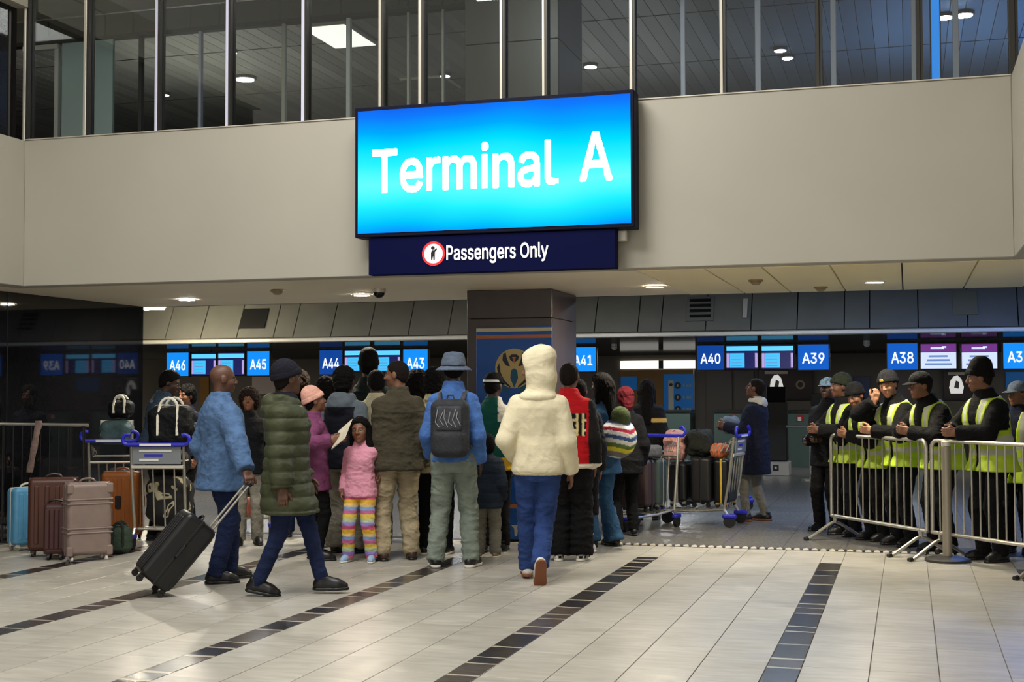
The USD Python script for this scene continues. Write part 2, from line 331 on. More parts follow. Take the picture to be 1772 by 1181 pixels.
# upper storey: curtain wall
w1 = struct('window_1')
mx = [(48, .05, M_MULL), (152, .05, M_MULL), (275, .045, M_MULLP), (397, .045, M_MULLP), (528, .05, M_MULLP), (661, .045, M_MULL), (730, .05, M_MULL), (870, .04, M_MULL), (943, .04, M_MULL), (1094, .045, M_MULL), (1250, .045, M_MULL), (1416, .055, M_MULLD), (1590, .05, M_MULLD), (1752, .08, M_MULLD)]
mxs = [(depth_at(p, 150, YB+.12)[0], w, m) for p, w, m in mx]
for x, w, m in mxs:
    part(w1, 'mullion', box(x-w*.3, YB+.06, ZT+.01, x+w*.3, YB+.19, 7.0, .004), m)
    part(w1, 'mullion_gasket', box(x+w*.3, YB+.07, ZT+.01, x+w*.3+.022, YB+.18, 7.0), M_MULLD)
for (xa, wa, _), (xb, wb_, _) in zip(mxs, mxs[1:]):
    part(w1, 'pane', box(xa+wa*.3+.022, YB+.12, ZT+.012, xb-wb_*.3, YB+.132, 7.0), M_GLASS)
w2 = struct('window_2')               # black window band of the left return
part(w2, 'dark_glass', box(XL-.2, 6.4, ZT+.012, XL-.15, YB+.05, 5.42), M_GRANITE)
part(w2, 'lintel', box(XL-.22, 6.4, 5.42, XL-.02, YB+.05, 5.9), M_PLASTER)
# upper ceiling, beam, inner partition, slatted ceiling
uc = struct('ceiling'); part(uc, 'board', box(-14, YB+.25, 6.17, 3, 13.96, 6.25), M_UPC)
part(uc, 'ceiling_joint', box(-9.35, YB+.25, 6.162, -9.32, 13.96, 6.172), M_JOINT); part(uc, 'ceiling_joint', box(-7.6, YB+.25, 6.162, -7.57, 13.96, 6.172), M_JOINT)
bm = struct('trim_3')
bx = [depth_at(p, 60, 14)[0] for p in (-60, 20, 84, 182, 230, 330, 380, 484, 590, 690, 790, 890)]
for a, b in zip(bx, bx[1:]): part(bm, 'beam_panel', box(a+.008, 14, 5.91, b-.008, 14.05, 6.17, .003), M_BEAM)
part(bm, 'beam_rail', box(-14, 13.985, 5.86, 3, 14.1, 5.905, .004), M_MULLD)
w3 = struct('window_3')
for p, w, m in [(97, .06, M_WHITE), (242, .05, M_MULLD), (345, .04, M_MULLP), (490, .045, M_MULL), (602, .05, M_WHITE), (706, .035, M_MULL), (766, .03, M_MULL), (990, .03, M_MULL), (1182, .05, M_MULLP), (1312, .06, M_MULLP), (1443, .055, M_MULLP), (1582, .045, M_MULLP), (1655, .06, M_MULLP)]:
    x = depth_at(p, 150, 14)[0]; part(w3, 'mullion', box(x-w/2, 14.0, 3.75, x+w/2, 14.06, 5.86, .004) if p < 700 else box(x-w/2, 14.0, 3.75, x+w/2, 14.06, 7.4, .004), m)
for a, b in ((106, 151), (160, 194)):
    x0, x1 = depth_at(a, 150, 14)[0], depth_at(b, 150, 14)[0]; part(w3, 'frosted_panel', box(x0, 14.01, 3.75, x1, 14.05, 5.86), M_FROST)
part(w3, 'head_frame', box(depth_at(40, 80, 14)[0], 13.99, 5.80, depth_at(100, 80, 14)[0], 14.06, 5.86), M_WHITE)
sl = struct('ceiling')  # modelled behind the glass in place of a mirrored hall ceiling
x = -21.0; k = 0
while x < 4.4:
    part(sl, 'plank', box(x+.005, 14.3, 7.5, x+.231, 33.5, 7.53, .003), M_SLAT[random.randrange(3)]); x += .236
part(sl, 'backing', box(-21, 14.3, 7.54, 4.4, 33.6, 7.6), M_JOINT)
for yy in (17.5, 20.6, 23.7, 26.8): part(sl, 'cross_joint', box(-21, yy, 7.492, 4.4, yy+.02, 7.502), M_JOINT)
part(sl, 'upper_back_wall', box(-21, 33.5, 3.7, 4.4, 33.7, 7.6), M_BEAM)
part(sl, 'upper_side_wall', box(-21.2, 12, 3.7, -21, 33.7, 7.6), M_BEAM)
# ------------------------------------------------------------------ people
def net(fn, lo, hi, h):
    """Mesh of the zero set of fn (negative inside) on a grid: naive surface nets."""
    lo, hi = np.array(lo, float), np.array(hi, float); n = np.maximum(np.ceil((hi-lo)/h).astype(int)+1, 4)
    g = np.meshgrid(*[lo[k]+h*np.arange(n[k]) for k in range(3)], indexing='ij')
    P = np.stack([q.ravel() for q in g], 1).astype(np.float32)
    if P.shape[0] > 20000:             # coarse pass first, the fine one only near the surface
        nc = -(-n//3); gc_ = np.meshgrid(*[lo[k]+h*(3*np.arange(nc[k])+1) for k in range(3)], indexing='ij')
        fc = fn(np.stack([q.ravel() for q in gc_], 1).astype(np.float32)).reshape(nc)
        f = fc.repeat(3, 0).repeat(3, 1).repeat(3, 2)[:n[0], :n[1], :n[2]].ravel().astype(np.float32)
        m_ = np.abs(f) < 5.5*h; f[m_] = fn(P[m_]); f = f.reshape(n)
    else: f = fn(P).reshape(n).astype(np.float32)
    f[0], f[-1], f[:, 0], f[:, -1], f[:, :, 0], f[:, :, -1] = 1, 1, 1, 1, 1, 1
    ins = f < 0
    c = [(i, j, k) for i in (0, 1) for j in (0, 1) for k in (0, 1)]
    sl_ = lambda o: tuple(slice(a, a+m-1) for a, m in zip(o, n))
    cnt = sum(ins[sl_(o)].astype(np.int8) for o in c)
    act = np.argwhere((cnt > 0) & (cnt < 8))
    idx = -np.ones(n-1, int); idx[tuple(act.T)] = np.arange(len(act))
    acc = np.zeros((len(act), 3)); num = np.zeros(len(act))
    for a in c:
        for ax in range(3):
            if a[ax]: continue
            b = list(a); b[ax] = 1
            fa = f[tuple((act+a).T)]; fb = f[tuple((act+b).T)]
            m = (fa < 0) != (fb < 0)
            t = np.where(m, fa/np.where(m, fa-fb, 1), 0)
            p = act+np.array(a)+0.0; p[:, ax] += t
            acc[m] += p[m]; num[m] += 1
    V = lo+h*acc/num[:, None]
    F = []
    for ax in range(3):
        u, v = (ax+1) % 3, (ax+2) % 3
        s0 = [slice(None)]*3; s1 = [slice(None)]*3; s0[ax] = slice(0, -1); s1[ax] = slice(1, None)
        ch = ins[tuple(s0)] != ins[tuple(s1)]
        e = np.argwhere(ch); e = e[(e[:, u] > 0) & (e[:, v] > 0) & (e[:, u] < n[u]-1) & (e[:, v] < n[v]-1)]
        du, dv = np.eye(3, dtype=int)[u], np.eye(3, dtype=int)[v]
        q = [idx[tuple((e+o).T)] for o in (-du-dv, -dv, 0*du, -du)]
        fl_ = ins[tuple(e.T)]
        Q = np.stack(q, 1); Q[~fl_] = Q[~fl_][:, ::-1]
        F.append(Q[(Q >= 0).all(1)])
    F = np.vstack(F)
    return V, np.vstack([F[:, [0, 1, 2]], F[:, [0, 2, 3]]])
def normals(V, F):
    n = np.zeros_like(V); fn_ = np.cross(V[F[:, 1]]-V[F[:, 0]], V[F[:, 2]]-V[F[:, 0]])
    for k in range(3): np.add.at(n, F[:, k], fn_)
    return n/np.maximum(np.linalg.norm(n, axis=1, keepdims=True), 1e-12)
def seg(P, a, b, r1, r2):
    a = np.asarray(a, np.float32); ab = np.asarray(b, np.float32)-a
    t = np.clip(((P-a)@ab)/max(ab@ab, 1e-9), 0, 1)
    return np.linalg.norm(P-a-t[:, None]*ab, axis=1)-(r1+(r2-r1)*t)
def ell(P, c, r):
    r = np.asarray(r, np.float32); q = P-np.asarray(c, np.float32); k0 = np.linalg.norm(q/r, axis=1); k1 = np.linalg.norm(q/r**2, axis=1)
    return k0*(k0-1)/np.maximum(k1, 1e-6)
def smin(a, b, k):
    h = np.clip(.5+.5*(b-a)/k, 0, 1); return b*(1-h)+a*h-k*h*(1-h)
def smax(a, b, k): return -smin(-a, -b, k)
def rb(P, c, half, r):
    q = np.abs(P-np.asarray(c, np.float32))-(np.asarray(half, np.float32)-r)
    return np.linalg.norm(np.maximum(q, 0), axis=1)+np.minimum(q.max(1), 0)-r
def rot(ax, deg):
    a = math.radians(deg); c, s = math.cos(a), math.sin(a)
    return np.array({'x': [[1, 0, 0], [0, c, -s], [0, s, c]], 'y': [[c, 0, s], [0, 1, 0], [-s, 0, c]], 'z': [[c, -s, 0], [s, c, 0], [0, 0, 1]]}[ax])
def loft(P, prof, e=2.4):
    pr = np.array(prof, float); z = P[:, 2]
    ax, ay, cy = (np.interp(z, pr[:, 0], pr[:, k]) for k in (1, 2, 3))
    k = (np.abs(P[:, 0]/ax)**e+np.abs((P[:, 1]-cy)/ay)**e)**(1/e)
    d = (k-1)*np.minimum(ax, ay)
    return smax(smax(d, z-pr[-1, 0], .025), pr[0, 0]-z, .012)
def two_bone(a, c, l1, l2, hint):
    d = c-a; L = np.linalg.norm(d); 
    if L > .999*(l1+l2): c = a+d*(.999*(l1+l2)/L); d = c-a; L = np.linalg.norm(d)
    x = (l1*l1-l2*l2+L*L)/(2*L); hgt = math.sqrt(max(l1*l1-x*x, 0)); u = d/L
    hv = np.array(hint, float); hv = hv-u*(hv@u); hv /= max(np.linalg.norm(hv), 1e-9)
    return a+u*x+hv*hgt, c
MALE = [(-.16, .165, .115, 0), (-.05, .168, .12, -.005), (.08, .158, .112, 0), (.18, .155, .105, .005), (.32, .175, .118, .005), (.39, .170, .112, -.005), (.44, .142, .096, -.010), (.475, .104, .078, -.015), (.51, .070, .062, -.018), (.55, .056, .055, -.02)]
FEM = [(-.16, .172, .122, 0), (-.05, .172, .125, -.01), (.08, .150, .108, 0), (.18, .138, .098, .005), (.32, .152, .115, .01), (.39, .148, .102, -.005), (.44, .124, .088, -.010), (.472, .092, .072, -.015), (.505, .064, .058, -.018), (.55, .052, .051, -.02)]

def head_d(P):                        # head frame: x right, y forward, z up; origin between the ears
    d = ell(P, (0, -.012, .030), (.077, .098, .088))
    d = smin(d, ell(P, (0, .020, -.042), (.060, .070, .080)), .03)
    d = smin(d, np.linalg.norm(P-np.float32((0, .066, -.098)), axis=1)-.022, .025)
    X = P.copy(); X[:, 0] = np.abs(X[:, 0])
    d = smin(d, ell(X, (.036, .056, -.028), (.026, .026, .026)), .02)
    d = smin(d, seg(X, (0, .080, .020), (.038, .074, .022), .012, .011), .014)
    d = smax(d, -(np.linalg.norm(X-np.float32((.032, .102, .002)), axis=1)-.0165), .012)
    d = smin(d, seg(P, (0, .088, .010), (0, .108, -.026), .009, .013), .012)
    d = smin(d, np.linalg.norm(X-np.float32((.013, .097, -.030)), axis=1)-.010, .008)
    d = smin(d, seg(X, (0, .091, -.058), (.018, .084, -.060), .0085, .006), .008)
    d = smin(d, seg(X, (0, .089, -.071), (.016, .083, -.070), .0095, .006), .008)
    d = smin(d, ell(X, (.079, -.006, -.006), (.011, .024, .033)), .010)
    return d
def shell_d(P, o):                    # the skull offset by o: base of hair and hats
    return smin(ell(P, (0, -.012, .030), (.077+o, .098+o, .088+o)), ell(P, (0, -.03, -.03), (.062+o, .062+o, .07+o)), .04)
def hand_mesh(s, side, curl):
    """Hand along -z from the wrist, palm facing -x*side (inward), thumb forward (+y). Five fingers of unequal length."""
    sg = -side; d0 = []
    for (off, ln) in ((.030, .066), (.010, .076), (-.011, .071), (-.030, .055)):
        p = np.array([0, off, -.082]); a = math.radians(curl*.35); pts = [p]
        for m, fr in enumerate((.45, .32, .23)):
            p = p+ln*fr*np.array([sg*math.sin(a), off*.10, -math.cos(a)]); pts.append(p); a += math.radians(curl)
        d0.append(pts)
    th = [np.array([sg*.006, .028, -.028]), np.array([sg*.016, .052, -.055]), np.array([sg*.026, .060, -.085]), np.array([sg*.034, .058, -.106])]
    def fn(P):
        d = rb(P, (0, .002, -.048), (.014, .041, .046), .013)
        d = smin(d, seg(P, (0, 0, .05), (0, 0, -.02), .030, .026), .02)
        for pts in d0:
            for m in range(3): d = smin(d, seg(P, pts[m], pts[m+1], .0095-.001*m, .009-.001*m), .004)
        for m in range(3): d = smin(d, seg(P, th[m], th[m+1], .012-.001*m, .011-.001*m), .006)
        return d
    V, F = net(fn, (-.09, -.075, -.18), (.09, .085, .085), .0048)
    return V*s, F
hand_cache = {}

def frame_from(z, yhint):
    z = z/np.linalg.norm(z); y = yhint-z*(yhint@z); y /= max(np.linalg.norm(y), 1e-9)
    return np.stack([np.cross(y, z), y, z], 1)      # columns x, y, z

class Person: pass
SKIN = {k: mat('skin_'+k, S(*c), .5, var=.08, scale=25, tint=True) for k, c in (('a', (88, 58, 42)),)}
M_EYE = mat('eye_white', S(120, 110, 102), .2); M_IRIS = mat('iris', S(22, 14, 10), .1)
tone = {'dark': S(62, 40, 30), 'mid': S(92, 60, 44), 'brown': S(122, 82, 60), 'light': S(164, 118, 92)}
pcount = [0]
def person(label, at, h, heading, top, bottom, shoes, hair, skin='mid', lean=0., head=(0, 0, 0), feet=None, hands=None, female=False, q=1.0, group=None, curl=22, twist=0., side_lean=0., elbow=None, wide=1.0, hsc=1.0, face=True):
    """One figure. at: floor point; heading: degrees, 0 faces +y. All local lengths are for a 1.75 m figure and scaled by h."""
    s = h/1.75; pcount[0] += 1; seed = pcount[0]
    T = thing('person', label, 'person', (at[0], at[1], 0), heading, group)
    o = Person(); o.prim, o.s = T, s
    prof = FEM if female else MALE
    prof = [(z, a*wide, b*wide, c) for z, a, b, c in prof]
    pel = np.array([0, 0, .94])
    feet = feet or [(-.10, 0, 0, 0, 8), (.10, .02, 0, 0, -8)]        # left then right: x, y, lift, pitch (heel up), toe-out
    drop = 0
    for fx, fy, fz, fp, ft in feet: drop = max(drop, math.hypot(fx, fy-0)*.0)
    # torso bend: z-dependent rotation about the pelvis
    def bend(P, inv=False):
        v = P-pel; zz = v[:, 2]
        t = np.clip((zz+.05)/.25, 0, 1); t = t*t*(3-2*t)
        A = np.radians(lean)*t*(1 if not inv else 1); B = np.radians(side_lean)*t; C = np.radians(twist)*t
        y, z, x = v[:, 1], v[:, 2], v[:, 0]
        if inv:                        # world -> torso (angles judged at the bent height)
            y2, z2 = y*np.cos(A)-z*np.sin(A), y*np.sin(A)+z*np.cos(A)
            x2, z3 = x*np.cos(B)-z2*np.sin(B), x*np.sin(B)+z2*np.cos(B)
            x3, y3 = x2*np.cos(C)+y2*np.sin(C), -x2*np.sin(C)+y2*np.cos(C)
            return np.stack([x3, y3, z3], 1)
        x2, y2 = x*np.cos(C)-y*np.sin(C), x*np.sin(C)+y*np.cos(C)
        x3, z2 = x2*np.cos(B)+z*np.sin(B), -x2*np.sin(B)+z*np.cos(B)
        y3, z3 = y2*np.cos(A)+z2*np.sin(A), -y2*np.sin(A)+z2*np.cos(A)
        return np.stack([x3, y3, z3], 1)+pel
    tp = lambda x, y, z: bend(np.array([[x, y, z]])+pel)[0]           # a torso point in the person's frame
    R = rot('x', -lean)@rot('y', side_lean)@rot('z', twist)
    sh_w = (.150 if female else .168)*wide; SH = [tp(-sh_w, -.01, .408), tp(sh_w, -.01, .408)]
    neck = tp(0, -.015, .53)
    HR = R@rot('z', head[0])@rot('x', -head[1])@rot('y', head[2]) if len(head) == 3 else R
    hc = neck+R@np.array([0, .012, .10])+HR@np.array([0, .012, .055])
    toh = lambda P: (((P-hc)@HR)/hsc).astype(np.float32)
    # legs
    hips = [np.array([-.088*wide, 0, .90]), np.array([.088*wide, 0, .90])]; ANK, KNE, FR = [], [], []
    for i, (fx, fy, fz, fp, ft) in enumerate(feet):
        Rf = rot('z', ft)@rot('x', -fp)
        ball = np.array([fx, fy, fz+.03])+rot('z', ft)@np.array([0, .12, 0]) if fp else None
        ank = np.array([fx, fy, fz+.085]) if not fp else ball+Rf@np.array([0, -.12, .055])
        k, ank = two_bone(hips[i], ank, .435, .40, (0 if abs(ft) < 40 else math.sin(math.radians(-ft)), 1, .1))
        ANK.append(ank); KNE.append(k); FR.append(Rf)
    # arms
    WR, EL = [], []
    hands = hands or [None, None]
    for i in (0, 1):
        sg = (-1, 1)[i]
        w = hands[i][:3] if hands[i] is not None else None
        w = np.array(w, float) if w is not None else tp(sg*.212*wide, .05, -.09)
        e = (elbow[i] if elbow and elbow[i] is not None else (sg*.22, -1, -.25))
        e, w = two_bone(SH[i], w, .285, .255, e); EL.append(e); WR.append(w)
    # ---- body: torso, limbs, neck, head, hands in one mesh
    def body(P):
        d = loft(bend(P, True), [(z, a-.012, b-.012, c) for z, a, b, c in prof])
        for i in (0, 1):
            d = smin(d, smin(seg(P, hips[i], KNE[i], .078, .052), seg(P, KNE[i], ANK[i], .050, .036), .02), .03)
            d = smin(d, smin(seg(P, SH[i], EL[i], .052, .038), seg(P, EL[i], WR[i], .037, .026), .02), .03)
            d = smin(d, seg(P, ANK[i], ANK[i]+FR[i]@np.array([0, .13, -.045]), .034, .025), .02)
        return smin(d, seg(P, neck-[0, 0, .03], hc+HR@np.array([0, -.02, -.05]), .056, .052), .03)
    pts = np.array(ANK+KNE+EL+WR+SH+[hc, pel]); lo, hi = pts.min(0)-.19, pts.max(0)+.19; lo[2] = max(lo[2], .01)
    lo = np.minimum(lo, (-.25, -.2, 9)); hi = np.maximum(hi, (.25, .2, 0)); LO, HI = lo, hi
    def headfn(P):
        d = head_d(toh(P)); return smin(d, seg(P, neck-[0, 0, .05], hc+HR@np.array([0, -.02, -.05]), .058, .054), .02)
    hv = (.0062 if q <= 1 else .0085)/s**.4
    pieces = [net(body, lo, (hi[0], hi[1], hi[2]-.12), .02*max(q, 1)), net(headfn, np.minimum(hc-.19*hsc, neck-.1), hc+.19*hsc, hv*hsc)]
    for i in (0, 1):
        c = hands[i][3] if hands[i] is not None and len(hands[i]) > 3 else curl
        key = (i, c)
        if key not in hand_cache: hand_cache[key] = hand_mesh(1.0, (-1, 1)[i], c)
        V, F = hand_cache[key]
        fd = WR[i]-EL[i]; fd = fd/np.linalg.norm(fd)
        if hands[i] is not None and len(hands[i]) > 4 and hands[i][4] is not None: fd = np.array(hands[i][4], float)
        yh = np.array([0, 1., .15]) if abs(fd[2]) > .6 else np.array([0, .2, 1.])
        if hands[i] is not None and len(hands[i]) > 5: yh = np.array(hands[i][5], float)
        Rh = frame_from(-fd, yh)
        pieces.append((V@Rh.T*(.93 if female else 1.0)+WR[i], F))
    mans = []
    for V, F in pieces:
        try:
            mm = m3.Manifold(m3.Mesh(vert_properties=np.asarray(V, np.float32), tri_verts=np.asarray(F, np.uint32)))
            mans.append(mm if mm.num_tri() > 0 else None)
        except Exception: mans.append(None)
    if all(m is not None for m in mans):
        mm = m3.Manifold.batch_boolean(mans, m3.OpType.Add).to_mesh(); V, F = np.array(mm.vert_properties[:, :3], float), np.array(mm.tri_verts)
    else:
        k = np.cumsum([0]+[len(p[0]) for p in pieces]); V = np.vstack([p[0] for p in pieces]); F = np.vstack([p[1]+a for p, a in zip(pieces, k)])
    L = toh(V); base = np.array(tone[skin]); col = np.tile(base, (len(V), 1))
    near = np.linalg.norm(L, axis=1) < .15
    lips = near & (np.abs(L[:, 2]+.064) < .0125) & (np.abs(L[:, 0]) < .024) & (L[:, 1] > .074); col[lips] = base*np.array([1.15, .75, .78])
    brow = near & (np.abs(L[:, 2]-.027+.12*np.abs(np.abs(L[:, 0])-.03)) < .0055) & (np.abs(np.abs(L[:, 0])-.031) < .018) & (L[:, 1] > .06); col[brow] = base*.25
    part(T, 'body', trimesh.Trimesh(V*s, F, process=False), SKIN['a'], True, tint=col)
    if face:
        for sg in (-1, 1):
            e = trimesh.creation.icosphere(2, .0118*hsc); ev = (HR@np.array([sg*.0315, .0745, .002])*hsc+hc); 
            part(T, 'eye', trimesh.Trimesh((e.vertices+ev)*s, e.faces, process=False), M_EYE, True)
            e = trimesh.creation.icosphere(1, .0064*hsc); ev = (HR@np.array([sg*.0315, .0812, .0015])*hsc+hc)
            part(T, 'iris', trimesh.Trimesh((e.vertices+ev)*s, e.faces, process=False), M_IRIS, True)
    # ---- clothes
    def emit(name, fn, lo, hi, hgrid, m, wr=0., wscale=(8, 8, 15), extra=None, tint=None, label=None, sub=None):
        V, F = net(fn, lo, hi, hgrid); N = normals(V, F); dd = 0
        if wr:
            wv = V*np.array(wscale)+seed*7.7; w = meshkit.noise(wv+1.5*meshkit.noise(V*6+seed)[:, None]); w2 = meshkit.noise(wv*2.3+3.1+2.0*meshkit.noise(V*11+seed)[:, None]); dd = wr*(1-np.abs(2*w-1)**.8*1.6)+.55*wr*(1-np.abs(2*w2-1)**.8*1.6)
        if extra is not None: dd = dd+extra(V)
        if np.ndim(dd): V = V+N*np.asarray(dd)[:, None]
        return part(sub or T, name, trimesh.Trimesh(V*s, F, process=False), m, True, label, tint=None if tint is None else tint(V))
    g = .0105*max(q, .9)/s**.5
    # trousers
    bk = dict(cut='straight', fit=0., wr=.006); bk.update(bottom)
    if bk.get('mat') is not None:
        rr = {'straight': (.098, .070, .062), 'slim': (.092, .060, .047), 'flare': (.094, .064, .100), 'loose': (.106, .085, .078), 'wide': (.108, .092, .098)}[bk['cut']]
        rr = [r+bk['fit'] for r in rr]
        endz = bk.get('end', 0.0)
        def tr_(P):
            d = loft(P-pel, [(-.16, .13*wide, .115*wide, 0), (-.08, .176*wide, .132*wide, -.008), (.03, .168*wide, .122*wide, 0), (.12, .160*wide, .116*wide, 0)])
            for i in (0, 1):
                dn = FR[i]@np.array([0, 0, -1.]) if feet[i][3] > 20 else np.array([0, 0, -1.])
                e = ANK[i]+dn*.028
                if bk.get('short'): e = KNE[i]+(ANK[i]-KNE[i])*bk['short']
                ln = seg(P, KNE[i], e, rr[1], rr[2])
                ax = (e-KNE[i])/np.linalg.norm(e-KNE[i])
                ln = smax(ln, (P-e)@ax.astype(np.float32), .008)
                d = smin(d, smin(seg(P, hips[i], KNE[i], rr[0], rr[1]), ln, .02), .025)
            return d
        emit(bk.get('name', 'trousers'), tr_, (lo[0], lo[1], max(lo[2], .015)), (hi[0], hi[1], 1.09), g, bk['mat'], bk['wr'], tint=bk.get('tint'))
    # shoes
    if shoes:
        for i in (0, 1):
            A = ANK[i]; Rf = FR[i]
            tof = lambda P: ((P-A)@Rf).astype(np.float32)+np.float32((0, 0, .085))
            hc_ = shoes.get('high', .10)
            def up(P):
                L = tof(P); d = smin(seg(L, (0, -.035, .045), (0, .115, .040), .040, .043), seg(L, (0, .115, .040), (0, .165, .032), .043, .030), .02)
                d = smin(d, smin(seg(L, (0, -.005, .05), (0, -.012, hc_), .044, .044), seg(L, (0, 0, .085), (0, .09, .055), .04, .036), .02), .02)
                return smax(smax(d, .016-L[:, 2], .004), L[:, 2]-hc_-.01, .006)
            def so_(P):
                L = tof(P); L2 = L.copy(); L2[:, 2] = 0
                d = smin(seg(L2, (0, -.035, 0), (0, .115, 0), .042, .046), seg(L2, (0, .115, 0), (0, .168, 0), .046, .034), .02)
                return smax(d, np.abs(L[:, 2]-.012)-.012, .003)
            c = A+Rf@np.array([0, .06, -.04])
            nm = shoes.get('name', 'shoe')
            sp_ = emit(nm, up, c-.20, c+.20, .0095/s**.6, shoes['mat'], label=shoes.get('label'), tint=shoes.get('tint'))
            emit('sole', so_, c-.20, c+.20, .0085/s**.6, shoes.get('sole', M_BLACK), sub=sp_)
    # top garment
    tk = dict(hem=-.14, t=.022, flare=0., sleeve=.0, wr=.006, collar='stand', puff=0., name='jacket'); tk.update(top)
    t, hem = tk['t'], tk['hem']
    tprof = [(z, a+t, b+t, c) for z, a, b, c in prof if z > -.1]
    tprof = [(hem, .172*wide+t+tk['flare'], .124*wide+t+tk['flare']*.8, tk.get('swing', 0))]+([(-.1, .170*wide+t+tk['flare']*.25, .122*wide+t+tk['flare']*.2, 0)] if hem < -.16 else [])+tprof
    tprof[-1] = (.545, .075+t*.3, .068+t*.3, -.02)
    sr = (.058+t*.8+tk['sleeve'], .048+t*.8+tk['sleeve'], .036+t*.8+tk['sleeve'])
    def jk(P):
        L = bend(P, True).astype(np.float32); d = loft(L, tprof, tk.get('e', 2.35))
        if tk.get('sleeves', True):
            for i in (0, 1):
                ax = (WR[i]-EL[i])/np.linalg.norm(WR[i]-EL[i]); e = WR[i]-ax*tk.get('cuff', .0)
                f_ = smax(seg(P, EL[i], e, sr[1], sr[2]), (P-e)@ax.astype(np.float32), .008)
                d = smin(d, smin(seg(P, SH[i]+(SH[i]-neck)*np.array([-.12, 0, 0]), EL[i], sr[0], sr[1]), f_, .02), .035)
        if tk['collar'] == 'stand': d = smin(d, smax(seg(L, (0, -.02, .48), (0, -.016, .56), .084+t*.3, .080), L[:, 2]-.578, .01), .02)
        if tk['collar'] == 'hood': d = smin(d, smin(ell(L, (0, -.105, .465), (.135, .088, .115)), seg(np.abs(L)*np.float32((1, 0, 0))+L*np.float32((0, 1, 1)), (.085, -.03, .53), (.05, .06, .47), .04, .03), .04), .03)
        return d
    if tk.get('snood'):
        emit('snood', lambda P: (lambda L: smin(ell(L, (0, -.02, .53), (.105, .098, .062)), ell(L, (0, -.08, .50), (.11, .07, .07)), .03))(bend(P, True).astype(np.float32)), hc-np.array([.25, .25, .35]), hc+.2, g, tk['snood'], .006, (10, 10, 22))
    def quilt(V):
        z = bend(V, True)[:, 2]; a = np.abs(np.sin(np.pi*z/tk.get('pitch', .105)))
        return tk['puff']*(a**.55-.55)
    emit(tk['name'], jk, np.minimum(lo, (-.34, -.34, pel[2]+hem-.03)) if hem < -.3 else lo+np.array([-.02, -.02, max(pel[2]+hem-.05-lo[2], 0) if lo[2] < pel[2]+hem-.05 and min(w[2] for w in WR) > pel[2]+hem else max(min(w[2] for w in WR)-.08-lo[2], 0)]), hi+.03, g, tk['mat'], tk['wr'], tk.get('wscale', (7, 7, 13)), quilt if tk['puff'] else None, tint=(lambda V: tk['tint'](bend(V, True), V, WR)) if tk.get('tint') else None)
    if tk.get('rib'):                  # hem band
        hz = hem+.03
        emit('hem_band', lambda P: smax(loft(bend(P, True).astype(np.float32), [(hem-.02, .163*wide+t, .118*wide+t, 0), (hem+.05, .168*wide+t, .122*wide+t, 0)]), -9*np.ones(len(P)), .01), (-.3, -.3, pel[2]+hem-.08), (.3, .3, pel[2]+hem+.09), g*.9, tk['rib'], .002, (40, 40, 2))
    if tk.get('hoodup') is not None:
        def hd(P):
            L = toh(P); X = bend(P, True).astype(np.float32)
            d = smin(smin(ell(L, (0, -.020, .045), (.108, .138, .136)), ell(L, (0, -.085, .110), (.055, .065, .055)), .07), ell(L, (0, -.035, -.085), (.110, .120, .105)), .07)
            d = smin(d, ell(X, (0, -.03, .470), (.150, .118, .055)), .075)
            d = smax(d, -ell(L, (0, .150, -.01), (.088, .165, .130)), .02)
            return d
        emit('hood', hd, hc-.28, hc+.24, g*.85, tk['hoodup'], .004, (9, 9, 9))
    if tk.get('vest') is not None:
        vhem = tk.get('vhem', -.22)
        vprof = [(vhem, .178*wide+t+.03, .132*wide+t+.03, 0)]+[(z, a+t, b+t, c) for z, a, b, c in prof if -.1 < z < .5]
        def vs(P):
            L = bend(P, True).astype(np.float32)
            dt = loft(L, [(vhem-.1,)+vprof[0][1:]]+vprof+[(.55, .10, .08, -.02)])
            d = np.minimum(jk(P), dt)-.013
            d = smax(smax(d, dt-.034, .006), vhem-L[:, 2], .006)
            d = smax(d, np.abs(L[:, 0])-np.where(L[:, 2] > .22, .150, .30), .006)
            d = smax(d, L[:, 2]-.50, .006)
            gap = np.where(L[:, 1] > -.02, .022+np.clip((L[:, 2]-.05)/.45, 0, 1)*.050, -1)
            return smax(d, gap-np.abs(L[:, 0]), .004)
        ylw = np.array(S(172, 200, 34)); gry = np.array(S(176, 178, 164))
        def vt(V):
            L = bend(V, True); c = np.tile(ylw, (len(V), 1)); b = (np.abs(L[:, 2]-.02) < .026) | (np.abs(L[:, 2]-.14) < .026) | ((np.abs(np.abs(L[:, 0])-.105) < .022) & (L[:, 2] > .16)); c[b] = gry; return c
        emit('hi_vis_vest', vs, lo, hi, .0085, tk['vest'], .002, tint=vt, label='lime hi-vis vest with grey reflective bands')
    # ---- hair and hats
    ck = [hc-.26*hsc, hc+.26*hsc]; hg = .0085*max(q, .9)*hsc
    hk = dict(kind='none'); hk.update(hair); kind = hk['kind']; hm = hk.get('mat')
    def hairpiece(name, fn, lo=ck[0], hi=ck[1], m=None, wr=.003, ws=(60, 60, 60), sub=None, lab=None, tint=None): return emit(name, lambda P: fn(toh(P)), lo, hi, hg, m or hm, wr, ws, sub=sub, label=lab, tint=tint)
    hl = lambda L, c=.0: L[:, 1]*.72-L[:, 2]*.69-c          # hairline half-space
    if kind in ('short', 'beanie', 'cap', 'bucket') and hm is not None and not hk.get('shaved'):
        o_ = hk.get('o', .007)
        hairpiece('hair', lambda L: smax(smax(smax(shell_d(L, o_), hl(L, .006), .012), -L[:, 2]-.085, .01), L[:, 1]-.02-(L[:, 2]+.02)*1.5, .012))
